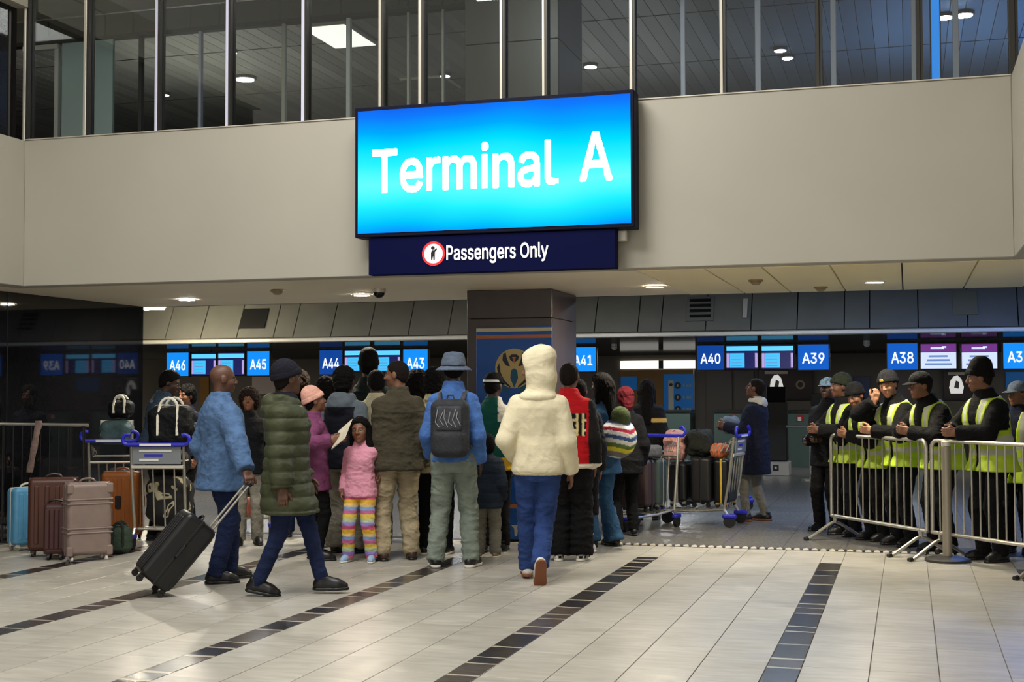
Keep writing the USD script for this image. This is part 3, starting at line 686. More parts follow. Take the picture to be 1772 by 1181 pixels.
    if kind == 'afro':
        rr = hk.get('r', .055); hairpiece('hair', lambda L: smax(smin(ell(L, (0, -.03, .045), (.08+rr, .095+rr, .085+rr)), ell(L, (0, -.06, -.04), (.07+rr*.8, .06+rr*.7, .07)), .04), -ell(L, (0, .135, -.04), (.085, .10, .10)), .02), wr=.012, ws=(34, 34, 34), lo=hc-.33, hi=hc+.33)
    if kind in ('long', 'braids'):
        ln = hk.get('len', .34)
        def lh(L):
            d = smax(shell_d(L, .016), hl(L, .002), .02)
            d2 = smin(seg(L, (0, -.07, -.02), (0, -.10, -ln), .085, .07), seg(np.abs(L)*np.float32((1, 0, 0))+L*np.float32((0, 1, 1)), (.075, -.02, -.02), (.085, -.02, -ln*.8), .030, .026), .05)
            return smin(d, d2, .04)
        hairpiece('hair', lh, lo=hc-np.array([.25, .25, ln+.15]), wr=.010 if kind == 'braids' else .007, ws=(45, 45, 8))
        if kind == 'braids' and hk.get('plaits', True):
            for sg in (-1, 1):
                for yy in (.02, -.03):
                    pth = [hc+HR@np.array([sg*(.080+.012*math.sin(k*.5)), yy-.01*k*.3, .01-.026*k])*hsc for k in range(int(ln/.026))]
                    part(T, 'braid', xf(tube(np.array(pth)*s, [(.0115-.0003*k)*s*(1+.25*(k % 2)) for k in range(len(pth))], 6)), hm, True)
    if kind == 'beanie':
        hmt = hk['hat']; z0 = hk.get('z', .018); tall = hk.get('tall', .02)
        bn = hairpiece('beanie', lambda L: smax(smin(shell_d(L, .017), ell(L, (0, -.03, .05+tall), (.085, .095, .085)), .03), z0+.25*(L[:, 1])-L[:, 2], .01), m=hmt, wr=.003, ws=(70, 70, 10))
        hairpiece('beanie_cuff', lambda L: smax(smax(shell_d(L, .024), np.abs(L[:, 2]-z0-.024-.25*L[:, 1])-.026, .008), -shell_d(L, .004), .004), m=hmt, wr=.002, ws=(80, 80, 8), sub=bn)
        if hk.get('badge') is not None:
            b = box(-.020, 0, -.012, .020, .006, .012, .003); bp = HR@np.array([0, .116, z0+.052])*hsc+hc
            part(bn, 'badge', trimesh.Trimesh((b.vertices@HR.T+bp)*s, b.faces, process=False), hk['badge'])
    if kind == 'cap':
        hmt = hk['hat']; cp = hairpiece('cap', lambda L: smax(smin(shell_d(L, .016), ell(L, (0, 0, .06), (.082, .098, .072)), .02), .028-.0*L[:, 1]-L[:, 2], .008), m=hmt, wr=.001)
        hairpiece('cap_peak', lambda L: smax(ell(L, (0, .085, .034), (.078, .105, .05)), np.abs(L[:, 2]-.036+(L[:, 1]-.1)*.25+L[:, 0]**2*3)-.006, .004), m=hk.get('peak', hmt), wr=0, sub=cp)
        if hk.get('panel') is not None: hairpiece('cap_panel', lambda L: smax(smax(shell_d(L, .019), np.abs(L[:, 2]-.05)-.016, .004), L[:, 1]+.04, .004), m=hk['panel'], wr=0, sub=cp)
    if kind == 'bucket':
        hmt = hk['hat']; bh = hairpiece('bucket_hat', lambda L: smax(smin(shell_d(L, .018), smax(seg(L*np.float32((1, .85, 1)), (0, -.01, .03), (0, -.01, .095), .098, .085), L[:, 2]-.128, .02), .02), .020-L[:, 2], .006), m=hmt, wr=.003, ws=(20, 20, 20))
        def brim(L):
            r_ = np.sqrt(L[:, 0]**2+(L[:, 1]*.88)**2); return smax(smax(r_-.148, .085-r_, .004), np.abs(L[:, 2]-.022+(r_-.09)*.65)-.006, .004)
        hairpiece('hat_brim', brim, m=hmt, wr=.002, sub=bh)
    if kind == 'scarf':
        hairpiece('headscarf', lambda L: smin(smax(shell_d(L, .018), hl(L, .03), .02), smin(ell(L, (0, -.10, -.05), (.06, .05, .10)), ell(L, (0, -.09, .06), (.07, .06, .05)), .03), .03), m=hk['hat'], wr=.008, ws=(25, 25, 25))
    o.hc, o.HR, o.tp, o.WR, o.EL, o.neck, o.heading, o.at, o.R, o.bend, o.toh = hc, HR, tp, WR, EL, neck, heading, at, R, bend, toh
    def world(p): return rot('z', heading)@(np.asarray(p)*s)+np.array([at[0], at[1], 0])
    o.world = world; o.T = T; o.emit = emit; o.pel = pel
    return o
def foot_px(px, py): p = floor_at(px, py); return (p[0], p[1])
def at_px(px, Y): return (depth_at(px, 690, Y)[0], Y)
def height_at(px, py, Y): return depth_at(px, py, Y)[2]
# ------------------------------------------------------------------ signs, lamps and fixed things
def panel_box(px0, py0, px1, py1, Y, off=0):
    a, b = depth_at(px0, py0, Y), depth_at(px1, py1, Y)
    return min(a[0], b[0]), min(a[2], b[2]), max(a[0], b[0]), max(a[2], b[2])
# lit sign over the passage
x0, x1, z0, z1 = -4.745, -2.19, 2.925, 4.10
M_DIFF = usdkit.material(stage, '/World/Looks/lightbox_face', {
    't': ('texture_coordinate', {}), 's': ('separate_xyz', {}), 'n': ('noise_texture', {'scale': .9, 'detail': 1.0}), 'mr': ('map_range', {'from_min': .0, 'from_max': 1.175, 'to_min': 0., 'to_max': 1.}),
    'a': ('math', {'math_type': 'multiply_add', 'value2': .24, 'value3': -.12}), 'b': ('math', {'math_type': 'add'}),
    'r': ('rgb_ramp', {'ramp': [(0., S(10, 130, 250)), (.08, S(0, 186, 255)), (.22, S(30, 230, 255)), (.40, S(96, 246, 255)), (.55, S(40, 232, 255)), (.68, S(0, 212, 255)), (.80, S(0, 160, 248)), (.92, S(14, 116, 240)), (1., S(20, 96, 226))]}),
    'e': ('emission', {'strength': 1.15})},
    [('t.object', 's.vector'), ('s.z', 'mr.value'), ('t.object', 'n.vector'), ('n.fac', 'a.value1'), ('mr.result', 'b.value1'), ('a.value', 'b.value2'), ('b.value', 'r.fac'), ('r.color', 'e.color')], surface='e.emission')
M_LETTER = mat('lit_lettering', (1, 1, 1), emit=((1, 1, 1), 1.25))
sg = thing('lit_sign', 'large bright blue backlit sign reading Terminal A on the pale bulkhead', 'sign', (x0, 11.0, z0))
w, h_ = x1-x0, z1-z0
part(sg, 'housing', box(0, .0, 0, w, .20, h_, .006), mat('sign_housing', S(8, 10, 36), .6, spec=.15))
part(sg, 'diffuser', box(.03, -.006, .035, w-.03, .001, h_-.035), M_DIFF)
T1 = text('Terminal', .375, .008, True, .90, None); T1.apply_translation((0, -.010, 0)); b = T1.bounds
s1 = 1.70/(b[1][0]-b[0][0]); T1.apply_scale((s1, 1, 1)); T1.apply_translation((.17+.85, 0, .40+.1875)); 
lx = T1.bounds[1][0]
T1 = cat(T1, box(lx-.02, -.018, .40, lx+.028, -.010, .445))            # the tailed final l
part(sg, 'lettering', T1, M_LETTER, label='white lit word Terminal')
part(sg, 'lettering', text('A', .40, .008, True, .78, (2.225, -.010, .42+.20)), M_LETTER, label='white lit letter A')
for xx in (.08, w-.30): part(sg, 'bracket', box(xx, .145, -.10, xx+.2, .195, .0, .01), M_TRIM)
px_ = thing('hanging_sign', 'dark navy sign reading Passengers Only below the lit blue sign', 'sign', (-4.62, 11.02, 2.585))
part(px_, 'panel', box(0, 0, 0, 2.26, .12, .335, .005), mat('sign_navy', S(6, 12, 56), .7, spec=.08))
M_TXT = mat('white_print', S(245, 245, 245), .5, emit=((1, 1, 1), .25))  # faint glow put into the print, disc and red ring
ring = trimesh.creation.annulus(.088, .108, .006, sections=40); part(px_, 'ring', xf(ring, (.62, -.003, .175), rx=90), mat('sign_red', S(226, 44, 52), .5, emit=((.8, .03, .04), .2)), label='red ring of the pictogram')
part(px_, 'pictogram_disc', xf(disc(0, 0, 0, .089, .005, 36), (.62, -.002, .175), rx=90), M_TXT)
fg = cat(xf(disc(0, 0, 0, .016, .004, 16), (.615, -.006, .225), rx=90), prism([(.600, .12), (.610, .12), (.616, .16), (.622, .12), (.632, .12), (.634, .19), (.655, .215), (.648, .222), (.628, .205), (.606, .205), (.598, .18)], -.008, -.004))
part(px_, 'pictogram', fg, M_BLACK)
tt = text('Passengers Only', .125, .006, True, .82); b = tt.bounds; tt.apply_scale((.93/(b[1][0]-b[0][0]), 1, 1)); tt.apply_translation((1.205, -.002, .178)); part(px_, 'lettering', tt, M_TXT, label='white words Passengers Only')
# counter signs and screens
M_BLUE = mat('sign_blue', S(0, 90, 190), .4, emit=(S(0, 96, 206), .85)); M_BLUEB = mat('sign_blue_bright', S(0, 130, 230), .4, emit=(S(10, 140, 245), 1.0)); M_BLUED = mat('sign_blue_dim', S(0, 70, 160), .4, emit=(S(0, 74, 172), .7))
M_SIGNTXT = mat('sign_text_white', S(240, 245, 250), .5, emit=((.95, .98, 1.0), .95)); M_FRAME = mat('sign_frame', S(70, 66, 62), .4, metal=.4)
YS = 23.0
def counter_sign(txt, px0, py0, px1, py1, m, where):
    a, zb, c, zt = panel_box(px0, py0, px1, py1, YS); zt = min(zt, 2.335); w, h = c-a, zt-zb
    t = thing('counter_sign', f'blue lit counter sign reading {txt} {where}', 'sign', (a, YS, zb), group=None)
    part(t, 'frame', box(-.02, .0, -.02, w+.02, .09, h+.015, .004), M_FRAME); part(t, 'face', box(0, -.004, 0, w, .0, h), m)
    tx = text(txt, h*.40, .004, True, .95); b = tx.bounds; k = min(1, w*.74/(b[1][0]-b[0][0])); tx.apply_scale((k, 1, 1)); tx.apply_translation((w/2, -.004, h*.46)); part(t, 'lettering', tx, M_SIGNTXT)
    for xx in (w*.25, w*.75): part(t, 'hanger', tube([(xx, .045, h), (xx, .045, 2.38-zb)], .012, 6), M_FRAME)
for a in [('A46', 289, 611, 326, 651, M_BLUEB, 'nearest the black wall'), ('A45', 428, 606, 466, 650, M_BLUEB, 'right of two departure screens'), ('A44', 553, 606, 592, 648, M_BLUED, 'left of the screens behind the queue'), ('A43', 698, 605, 740, 649, M_BLUEB, 'left of the column'), ('A41', 987, 599, 1031, 643, M_BLUEB, 'just right of the column'), ('A40', 1206, 597, 1253, 640, M_BLUED, 'left of two blue screens'), ('A39', 1381, 597, 1434, 640, M_BLUE, 'right of two blue screens'), ('A38', 1535, 595, 1588, 640, M_BLUE, 'left of the purple screens'), ('A37', 1736, 594, 1790, 638, M_BLUEB, 'cut by the right picture edge')]: counter_sign(*a)
M_SC1 = mat('screen_cyan', S(20, 20, 30), .2, emit=(S(60, 190, 255), 1.1)); M_SC2 = mat('screen_navy', S(10, 10, 40), .2, emit=(S(14, 24, 96), .8)); M_SC3 = mat('screen_band', S(20, 20, 30), .2, emit=(S(90, 200, 255), 1.2)); M_SCV = mat('screen_violet', S(20, 10, 30), .2, emit=(S(112, 36, 140), .9)); M_SCW = mat('screen_pale', S(200, 210, 240), .2, emit=(S(206, 220, 255), 1.0)); M_SCI = mat('screen_ink', S(60, 80, 150), .3, emit=(S(130, 165, 225), .7)); M_SCP = mat('screen_pinkish', S(90, 80, 150), .3, emit=(S(190, 170, 235), .9))
def screen(px0, py0, px1, py1, style, lab):
    a, zb, c, zt = panel_box(px0, py0, px1, py1, YS); zt = min(zt, 2.335); w, h = c-a, zt-zb
    t = thing('display_screen', lab, 'screen', (a, YS, zb))
    part(t, 'housing', box(-.025, 0, -.025, w+.025, .10, h+.02, .006), M_BLACK)
    f = lambda n, u0, v0, u1, v1, m, o=.004: part(t, n, box(u0*w, -o, v0*h, u1*w, 0, v1*h), m)
    if style == 'flight':
        f('display', 0, 0, 1, 1, M_SC2, .002); f('header_band', .0, .76, 1, .96, M_SC3); f('list_block', .10, .04, .58, .66, M_SC1); f('side_block', .0, .04, .09, .66, M_SCP); f('side_block', .92, .04, 1, .66, M_SCP)
        for i in range(4): f('text_row', .14, .10+.14*i, .50, .13+.14*i, M_SCI, .006)
    else:
        f('display', 0, 0, 1, .66, M_SCW, .003); f('header_band', 0, .68, 1, 1, M_SCV); f('logo_stroke', .28, .79, .66, .87, M_SCW, .006); f('logo_stroke', .60, .84, .72, .91, M_SCW, .006)
        for i in range(3): f('text_row', .12+.05*i, .14+.16*i, .88-.06*i, .22+.16*i, M_SCI, .006)
    for xx in (w*.25, w*.75): part(t, 'hanger', tube([(xx, .05, h), (xx, .05, 2.38-zb)], .012, 6), M_FRAME)
for a in [(332, 612, 373, 649, 'flight', 'blue departure screen right beside the A46 sign'), (378, 611, 422, 649, 'flight', 'blue departure screen right beside the A45 sign'), (597, 606, 640, 643, 'flight', 'blue departure screen right beside the A44 sign'), (648, 606, 692, 643, 'flight', 'blue departure screen left beside the A43 sign'), (1257, 598, 1311, 638, 'flight', 'blue departure screen right beside the A40 sign'), (1318, 598, 1373, 638, 'flight', 'blue departure screen left beside the A39 sign'), (1593, 596, 1655, 638, 'purple', 'white screen with purple header right beside the A38 sign'), (1664, 596, 1726, 638, 'purple', 'white screen with purple header left beside the A37 sign')]: screen(*a)
# soffit fittings
def downlight(px, py, lab):
    p = floor_at(px, py, ZS); t = thing('downlight', lab, 'lamp', (p[0], p[1], ZS), group=None)
    part(t, 'rim', xf(trimesh.creation.annulus(.085, .105, .012, sections=32), (0, 0, -.008)), M_WHITE); part(t, 'lens', disc(0, 0, -.004, .086, .008, 32), M_LAMP)
for a in [(324, 518, 'round lit downlight in the soffit nearest the black wall'), (626, 510, 'round lit downlight beside the black dome camera'), (1133, 495, 'round lit downlight in the soffit right of the column'), (1513, 487, 'round lit downlight in the panelled soffit above the guards')]: downlight(*a)
p = floor_at(656, 500, ZS); t = thing('dome_camera', 'black dome security camera under the soffit near the column', 'camera', (p[0], p[1], ZS))
part(t, 'base', disc(0, 0, -.02, .07, .04, 28), M_TRIM); e = trimesh.creation.icosphere(3, .058); e.vertices[:, 2] = np.minimum(e.vertices[:, 2], .0); e.apply_translation((0, 0, -.04)); part(t, 'dome', e, mat('dome_black', S(10, 10, 12), .08), True)
for px, py, lab in [(480, 502, 'small ceiling detector left of the dome camera'), (1308, 484, 'faint round detector in the third soffit panel'), (1420, 496, 'dark round ceiling detector left of the right downlight')]:
    p = floor_at(px, py, ZS); t = thing('smoke_detector', lab, 'detector', (p[0], p[1], ZS-.004)); mm = mat('detector_beige', S(150, 134, 104), .5)
    part(t, 'base', disc(0, 0, -.008, .07, .016, 24), mm); part(t, 'sensor', lathe([(0, -.05), (.03, -.046), (.05, -.03), (.05, -.012), (0, -.012)], 20), mm, 30)
for px, py, lab in [(1063, 597, 'small white dome camera right of the A41 sign'), (1500, 618, 'small grey dome camera between the A39 and A38 signs')]:
    p = depth_at(px, py, 22.5); t = thing('dome_camera', lab, 'camera', (p[0], 22.5, 2.37)); part(t, 'base', disc(0, 0, -.02, .05, .04, 20), M_TRIM); part(t, 'dome', xf(trimesh.creation.icosphere(2, .05), (0, 0, -.06)), M_TRIM, True); 
a = depth_at(248, 533, 18.5); c = depth_at(282, 533, 18.5); t = thing('strip_light', 'bright strip light behind the soffit beside the black wall', 'lamp', (a[0], 18.5, a[2]))
part(t, 'diffuser', box(0, 0, -.035, c[0]-a[0], .06, .0, .006), M_LAMP); part(t, 'tray', box(-.02, -.005, 0, c[0]-a[0]+.02, .07, .05), M_TRIM)
for xx in (.05, c[0]-a[0]-.05): part(t, 'hanger', tube([(xx, .03, .05), (xx, .03, 3.44-a[2])], .008, 6), M_FRAME)
# lamps of the upper storey
def upper_light(px, py, r, m, lab, ln=0):
    p = floor_at(px, py, 7.44); t = thing('ceiling_lamp', lab, 'lamp', (p[0], p[1], 7.5))
    part(t, 'housing', disc(0, 0, -.03, r*1.25, .06, 24), M_BEAM); part(t, 'lens', disc(0, 0, -.065, r, .012, 24), m)
upper_light(424, 138, .17, M_LAMPC, 'brightest lamp glowing behind the left upper glazing'); upper_light(286, 165, .075, M_LAMPS, 'small lamp left of the brightest upper lamp'); upper_light(935, 45, .12, M_LAMPC, 'lamp shining beside the upper column')
upper_light(1022, 116, .11, M_LAMPS, 'lamp right of the upper column above the sign'); upper_light(1350, 88, .10, M_LAMPS, 'upper lamp of the close pair in the right glazing'); upper_light(1363, 101, .10, M_LAMPS, 'lower lamp of the close pair in the right glazing'); upper_light(770, 132, .09, M_LAMPS, 'small lamp left of the upper column')
upper_light(1634, 31, .12, M_LAMPC, 'left lamp of the bright twin lamps at upper right'); upper_light(1668, 27, .13, M_LAMPC, 'right lamp of the bright twin lamps at upper right'); upper_light(405, 92, .05, M_LAMPS, 'tiny spot lamp above the brightest upper lamp')
t = thing('light_panel', 'large glowing square ceiling panel behind the upper glazing', 'lamp', (-8.95, 20.1, 7.5)); part(t, 'frame', box(-.40, -.70, -.06, .40, .70, 0, .01), M_TRIM); part(t, 'diffuser', box(-.37, -.66, -.066, .37, .66, -.058), M_PANEL)
t = thing('light_panel', 'dim grey square ceiling panel left of the upper column', 'lamp', tuple(floor_at(745, 142, 7.5)[:2])+(7.5,)); part(t, 'frame', box(-.45, -.5, -.05, .45, .5, 0, .01), M_TRIM); part(t, 'diffuser', box(-.42, -.47, -.056, .42, .47, -.048), mat('panel_dim', S(120, 120, 116), .5))
p = depth_at(1620, 140, 15.5); t = thing('banner', 'tall narrow glowing blue strip behind the right upper glazing', 'banner', (p[0], 15.5, 3.75)); part(t, 'lit_panel', box(-.045, 0, .1, .045, .06, 3.6, .01), mat('banner_glow', S(20, 120, 220), .4, emit=(S(30, 140, 240), 1.0))); part(t, 'base', box(-.2, -.15, 0, .2, .2, .1, .01), M_DARKMETAL); part(t, 'frame', box(-.06, .061, .1, .06, .09, 3.62), M_DARKMETAL)
# column banner
NAVY = mat('banner_navy', S(0, 84, 176), .45); GOLD = mat('emblem_gold', S(196, 176, 120), .5); ORG = mat('line_orange', S(190, 112, 62), .5); CREAM = mat('line_cream', S(214, 206, 168), .5); TEAL = mat('emblem_teal', S(0, 84, 120), .5); DKN = mat('emblem_dark', S(16, 26, 44), .5)
a, zb, c, zt = panel_box(825, 950, 955, 565, cy0-.03); w, h = c-a, zt-.02
t = thing('banner', 'blue banner with a gold crest fixed on the column', 'banner', (a, cy0-.032, .02))
part(t, 'board', box(0, 0, 0, w, .03, h, .003), NAVY)
zz = lambda py: depth_at(880, py, cy0-.03)[2]-.02
part(t, 'stripe', box(0, -.004, zz(574), w, .0, zz(568)), CREAM); part(t, 'stripe', box(0, -.004, zz(586), w, 0, zz(580)), ORG); part(t, 'stripe', box(0, -.004, zz(880), w, 0, zz(873)), ORG)
ex, ez = depth_at(890, 640, cy0-.03)[0]-a, zz(638); R_ = .205
cir = lambda r, n=40, x=0, z=0, a0=0, a1=360: [(ex+x+r*math.cos(math.radians(q)), ez+z+r*math.sin(math.radians(q))) for q in np.linspace(a0, a1, n, endpoint=a1-a0 < 360)]
part(t, 'crest', prism(cir(R_), -.003, 0), GOLD, label='gold round crest')
P_ = lambda pts: [(ex+x*R_, ez+z*R_) for x, z in pts]
for sx in (-1, 1):
    o = (lambda q: q if sx == 1 else [(-x, z) for x, z in q][::-1])
    part(t, 'crest_wing', prism(P_(o([(.22, .10), (.42, .14), (.62, .42), (.58, .74), (.44, .80), (.40, .56), (.30, .30)])), -.006, -.003), DKN)
    part(t, 'crest_wing', prism(P_(o([(.78, .28), (.90, .05), (.86, -.25), (.60, -.70), (.20, -.98), (.20, -.90), (.52, -.60), (.72, -.20)])), -.006, -.003), DKN)
    part(t, 'crest_wing', prism(P_(o([(.30, -.98), (.72, -.78), (1.0, -.52), (1.02, -.62), (.72, -1.05), (.30, -1.25)])), -.006, -.003), TEAL)
part(t, 'crest_head', prism(P_([(-.26, .60), (-.20, .42), (0, .30), (.20, .42), (.26, .60), (.14, .70), (-.14, .70)]), -.006, -.003), DKN); part(t, 'crest_beak', prism(P_([(-.10, .58), (0, .22), (.10, .58)]), -.008, -.006), ORG)
part(t, 'crest_shield', prism(P_([(0, -.98), (.20, -.50), (.16, -.10), (0, .0), (-.16, -.10), (-.20, -.50)]), -.006, -.003), TEAL)
for px in (893, 941):
    X = depth_at(px, 915, cy0-.03)[0]-a; Z = zz(918); part(t, 'emblem', prism([(X-.05, Z+.05), (X-.02, Z+.02), (X-.012, Z-.06), (X+.012, Z-.06), (X+.02, Z+.02), (X+.05, Z+.05), (X+.02, Z+.055), (X-.02, Z+.055)], -.004, 0), M_TRIM)
# ------------------------------------------------------------------ counters, kiosks and posters behind
M_DESK = mat('desk_grey_green', S(84, 104, 98), .45, var=.04); M_TOP = mat('desk_top', S(46, 46, 46), .3); M_RED = mat('sticker_red', S(190, 30, 36), .4)
M_OCH = mat('panel_ochre', S(150, 108, 52), .5, var=.05, scale=3, stretch=(1, 1, 6)); M_POST = mat('poster_dark', S(44, 18, 22), .35); M_BPOST = mat('poster_blue', S(0, 92, 160), .4, emit=(S(0, 92, 160), .25))  # the blue poster colour has a faint glow put into it
YD = 27.6
cn = [(-13.0, 'desk farthest left behind the queue'), (-11.2, 'desk second from the left behind the queue'), (-9.2, 'desk under the A44 sign'), (-7.2, 'desk left of the column'), (-4.9, 'desk right of the column'), (-3.3, 'desk under the A40 sign'), (-1.95, 'desk with a red sticker under the A39 sign'), (.1, 'desk behind the guards under the A38 sign'), (1.9, 'desk at the right picture edge')]
for x, lab in cn:
    t = thing('check_in_desk', 'grey-green check-in '+lab, 'desk', (x, YD, 0))
    part(t, 'front_panel', box(-.55, 0, 0, .55, .06, 1.12, .004), M_DESK); part(t, 'side_panel', box(-.55, .06, 0, -.51, .75, 1.1, .004), M_DESK); part(t, 'side_panel', box(.51, .06, 0, .55, .75, 1.1, .004), M_DESK)
    part(t, 'worktop', box(-.58, -.05, 1.12, .58, .5, 1.16, .006), M_TOP); part(t, 'sticker', box(-.22, -.004, .92, -.08, 0, 1.06), M_RED); part(t, 'sticker', box(-.20, -.008, .94, -.13, -.003, 1.02), M_WHITE); part(t, 'kick_plate', box(-.55, .02, 0, .55, .03, .1), M_BLACK)
    if x not in (-3.3, -4.9): part(t, 'monitor', box(.05, .2, 1.24, .45, .24, 1.50, .008), M_BLACK); part(t, 'monitor_stand', tube([(.25, .24, 1.16), (.25, .24, 1.3)], .02), M_BLACK)
def wall_panel(name, lab, ct, px0, py0, px1, py1, m, Y=29.86, th=.03):
    a, zb, c, zt = panel_box(px0, py0, px1, py1, Y); zb = max(zb, .01); t = thing(name, lab, ct, (a, Y, zb)); part(t, 'board', box(0, 0, 0, c-a, th, zt-zb, .004), m); return t, c-a, zt-zb
t, w, h = wall_panel('door_panel', 'ochre timber door panel behind the loaded trolley', 'panel', 1072, 641, 1203, 800, M_OCH); part(t, 'edge_lining', box(w-.03, -.02, 0, w, 0, h), M_TRIM)
t, w, h = wall_panel('window_light', 'long bright window strip above the ochre door', 'window', 1073, 625, 1203, 638, mat('strip_glow', (1, 1, 1), emit=((1, .98, .88), 1.1))); part(t, 'divider', box(w*.52, -.03, 0, w*.58, 0, h), M_BLACK)
M_ICON = mat('poster_icon_black', S(16, 18, 24), .4); M_PW = mat('poster_white', S(226, 222, 200), .5)
t, w, h = wall_panel('poster', 'blue poster with white pill shape and three black round icons', 'poster', 1148, 648, 1201, 724, M_BPOST, 29.80)
part(t, 'pill_shape', rbox(w*.16, -.012, h*.18, w*.34, .002, h*.86, .006), M_PW); part(t, 'pill_head', xf(disc(0, 0, 0, w*.055, .006), (w*.25, -.014, h*.76), rx=90), M_ICON)
for i in range(3):
    z = h*(.74-.27*i); part(t, 'icon', xf(disc(0, 0, 0, w*.11, .006), (w*.47, -.004, z), rx=90), M_ICON); part(t, 'icon_mark', box(w*.45, -.012, z-.03, w*.49, -.006, z+.03), M_PW)
    for q, ln in enumerate((.07, .12, .06)): part(t, 'text_stroke', box(w*(.64+.11*q), -.004, z-.03, w*(.64+.11*q)+ln*w*.8, 0, z+.03), mat('poster_text', S(150, 186, 210), .5))
wall_panel('poster', 'small blue poster on the left of the ochre door', 'poster', 1074, 652, 1102, 676, M_BPOST, 29.82)
for (a, b_, c, d, l1) in ((1312, 641, 1406, 690, 'dark red poster with white bell shape under the A39 sign'), (1632, 643, 1700, 690, 'dark red poster with white bell shape behind the guards')):
    t, w, h = wall_panel('poster', l1, 'poster', a, b_, c, d, M_POST, 29.82); part(t, 'frame', cat(box(-.03, -.02, -.03, w+.03, 0, 0), box(-.03, -.02, h, w+.03, 0, h+.03), box(-.03, -.02, 0, 0, 0, h), box(w, -.02, 0, w+.03, 0, h)), M_BLACK)
    bx_ = w*.34; bell = [(bx_-.12, h*.18), (bx_+.12, h*.18), (bx_+.15, h*.42), (bx_+.10, h*.72), (bx_+.03, h*.84), (bx_-.05, h*.82), (bx_-.12, h*.66), (bx_-.15, h*.40)]
    part(t, 'bell_shape', prism(bell, -.008, 0), mat('poster_glow', S(230, 230, 226), .5, emit=((1, .98, .94), .55))); part(t, 'bell_mark', prism([(bx_-.05, h*.4), (bx_+.04, h*.36), (bx_+.06, h*.6), (bx_-.01, h*.66)], -.014, -.008), mat('poster_grey', S(120, 120, 120), .5))  # glow put into the white bell to brighten it
    part(t, 'ring', xf(trimesh.creation.annulus(.06, .10, .008, sections=28), (w*.78, -.004, h*.48), rx=90), mat('poster_ring', S(170, 156, 120), .5)); part(t, 'light_band', box(w*.12, -.006, h*.86, w*.55, 0, h*.97), M_PW)
wall_panel('poster', 'dark blue poster behind the smiling guard', 'poster', 1476, 652, 1506, 690, mat('poster_deepblue', S(10, 36, 96), .4), 29.83); wall_panel('poster', 'blue panel at the right picture edge under the A37 sign', 'poster', 1740, 644, 1800, 672, M_BPOST, 29.84)
wall_panel('poster', 'narrow ochre panel below the left departure screens', 'poster', 345, 652, 361, 700, M_OCH, 29.84); wall_panel('poster', 'pale pinkish poster below the A45 sign', 'poster', 436, 650, 476, 682, mat('poster_pale', S(206, 188, 176), .5), 29.84)
for i, (a, b_) in enumerate(((1222, 1268), (1270, 1306), (1545, 1590))): wall_panel('wall_panel', ('grey wall panel under the A40 sign', 'grey wall panel beside the dark red poster', 'grey wall panel under the A38 sign')[i], 'panel', a, 642, b_, 812, mat('panel_grey_brown', S(104, 96, 88), .5), 29.86)
# kiosk and post in the middle distance
p = floor_at(1343, 824); t = thing('kiosk', 'black self-service kiosk with pale foot behind the trolley man', 'kiosk', (p[0], p[1], 0))
part(t, 'foot', box(-.24, 0, 0, .24, .4, .26, .012), M_TRIM); part(t, 'body', box(-.20, .06, .26, .20, .34, 1.36, .02), M_BLACK); part(t, 'head', xf(box(-.18, 0, 0, .18, .06, .34, .01), (0, .10, 1.30), rx=-15), M_BLACK); part(t, 'badge', box(-.06, -.006, .09, .05, 0, .20), M_BLACK); part(t, 'badge_mark', box(-.025, -.01, .13, .015, -.005, .17), M_WHITE)
p = floor_at(1404, 832); t = thing('queue_post', 'slim steel queue post with a side rail before the desks', 'post', (p[0], p[1], 0))
part(t, 'base', disc(0, 0, .015, .17, .03, 32), M_STEEL); part(t, 'post', disc(0, 0, .48, .032, .92, 16), M_STEEL); part(t, 'rail', tube([(0, 0, .93), (-.42, .02, .93)], .022), M_STEEL)
M_LOWW = mat('light_bin', S(196, 182, 140), .5)
t = thing('display_stand', 'small low pale stand at the foot of the slim queue post', 'stand', (p[0]+.06, p[1]+.9, 0)); part(t, 'panel', box(-.12, 0, .05, .12, .03, .42, .01), M_LOWW); part(t, 'foot', box(-.14, -.08, 0, .14, .12, .05, .01), M_LOWW)
# ------------------------------------------------------------------ crowd barriers
def barrier(lab, A, B, n, feet):
    A, B = np.array(A), np.array(B); L = np.linalg.norm(B-A); ang = math.degrees(math.atan2(B[1]-A[1], B[0]-A[0]))
    t = thing('crowd_barrier', lab, 'barrier', (A[0], A[1], 0), ang)
    r = .019; zt, zb, c = 1.08, .24, .07
    path = np.vstack([[(0, 0, zb)], [(0, 0, zt-c)], arc((c, 0, zt-c), c, 180, 90, 6)[1:], arc((L-c, 0, zt-c), c, 90, 0, 6), [(L, 0, zb)]])
    part(t, 'top_frame', tube(path, r, 10), M_STEEL, 40); part(t, 'bottom_rail', tube([(-.01, 0, zb), (L+.01, 0, zb)], r, 10), M_STEEL, 40)
    for i in range(n): x = L*(i+1)/(n+1); part(t, 'bar', tube([(x, 0, zb), (x, 0, zt)], .0085, 6), M_STEEL, 40)
    for x in feet:
        part(t, 'foot', tube(np.vstack([[(x, -.34, .012)], [(x, -.30, .02)], [(x, -.06, .16)], [(x, 0, .18)], [(x, .06, .16)], [(x, .30, .02)], [(x, .34, .012)]]), .017, 8), M_STEEL, 40); part(t, 'leg', tube([(x, 0, .17), (x, 0, zb+.02)], .02, 8), M_STEEL, 40)
        for sy in (-1, 1): part(t, 'foot_pad', tube([(x, sy*.32, .02), (x, sy*.36, .012)], .022, 8), M_BLACK, 40)
BA, BB, BC = (-.775, 14.3), (.155, 12.93), (1.12, 11.72)
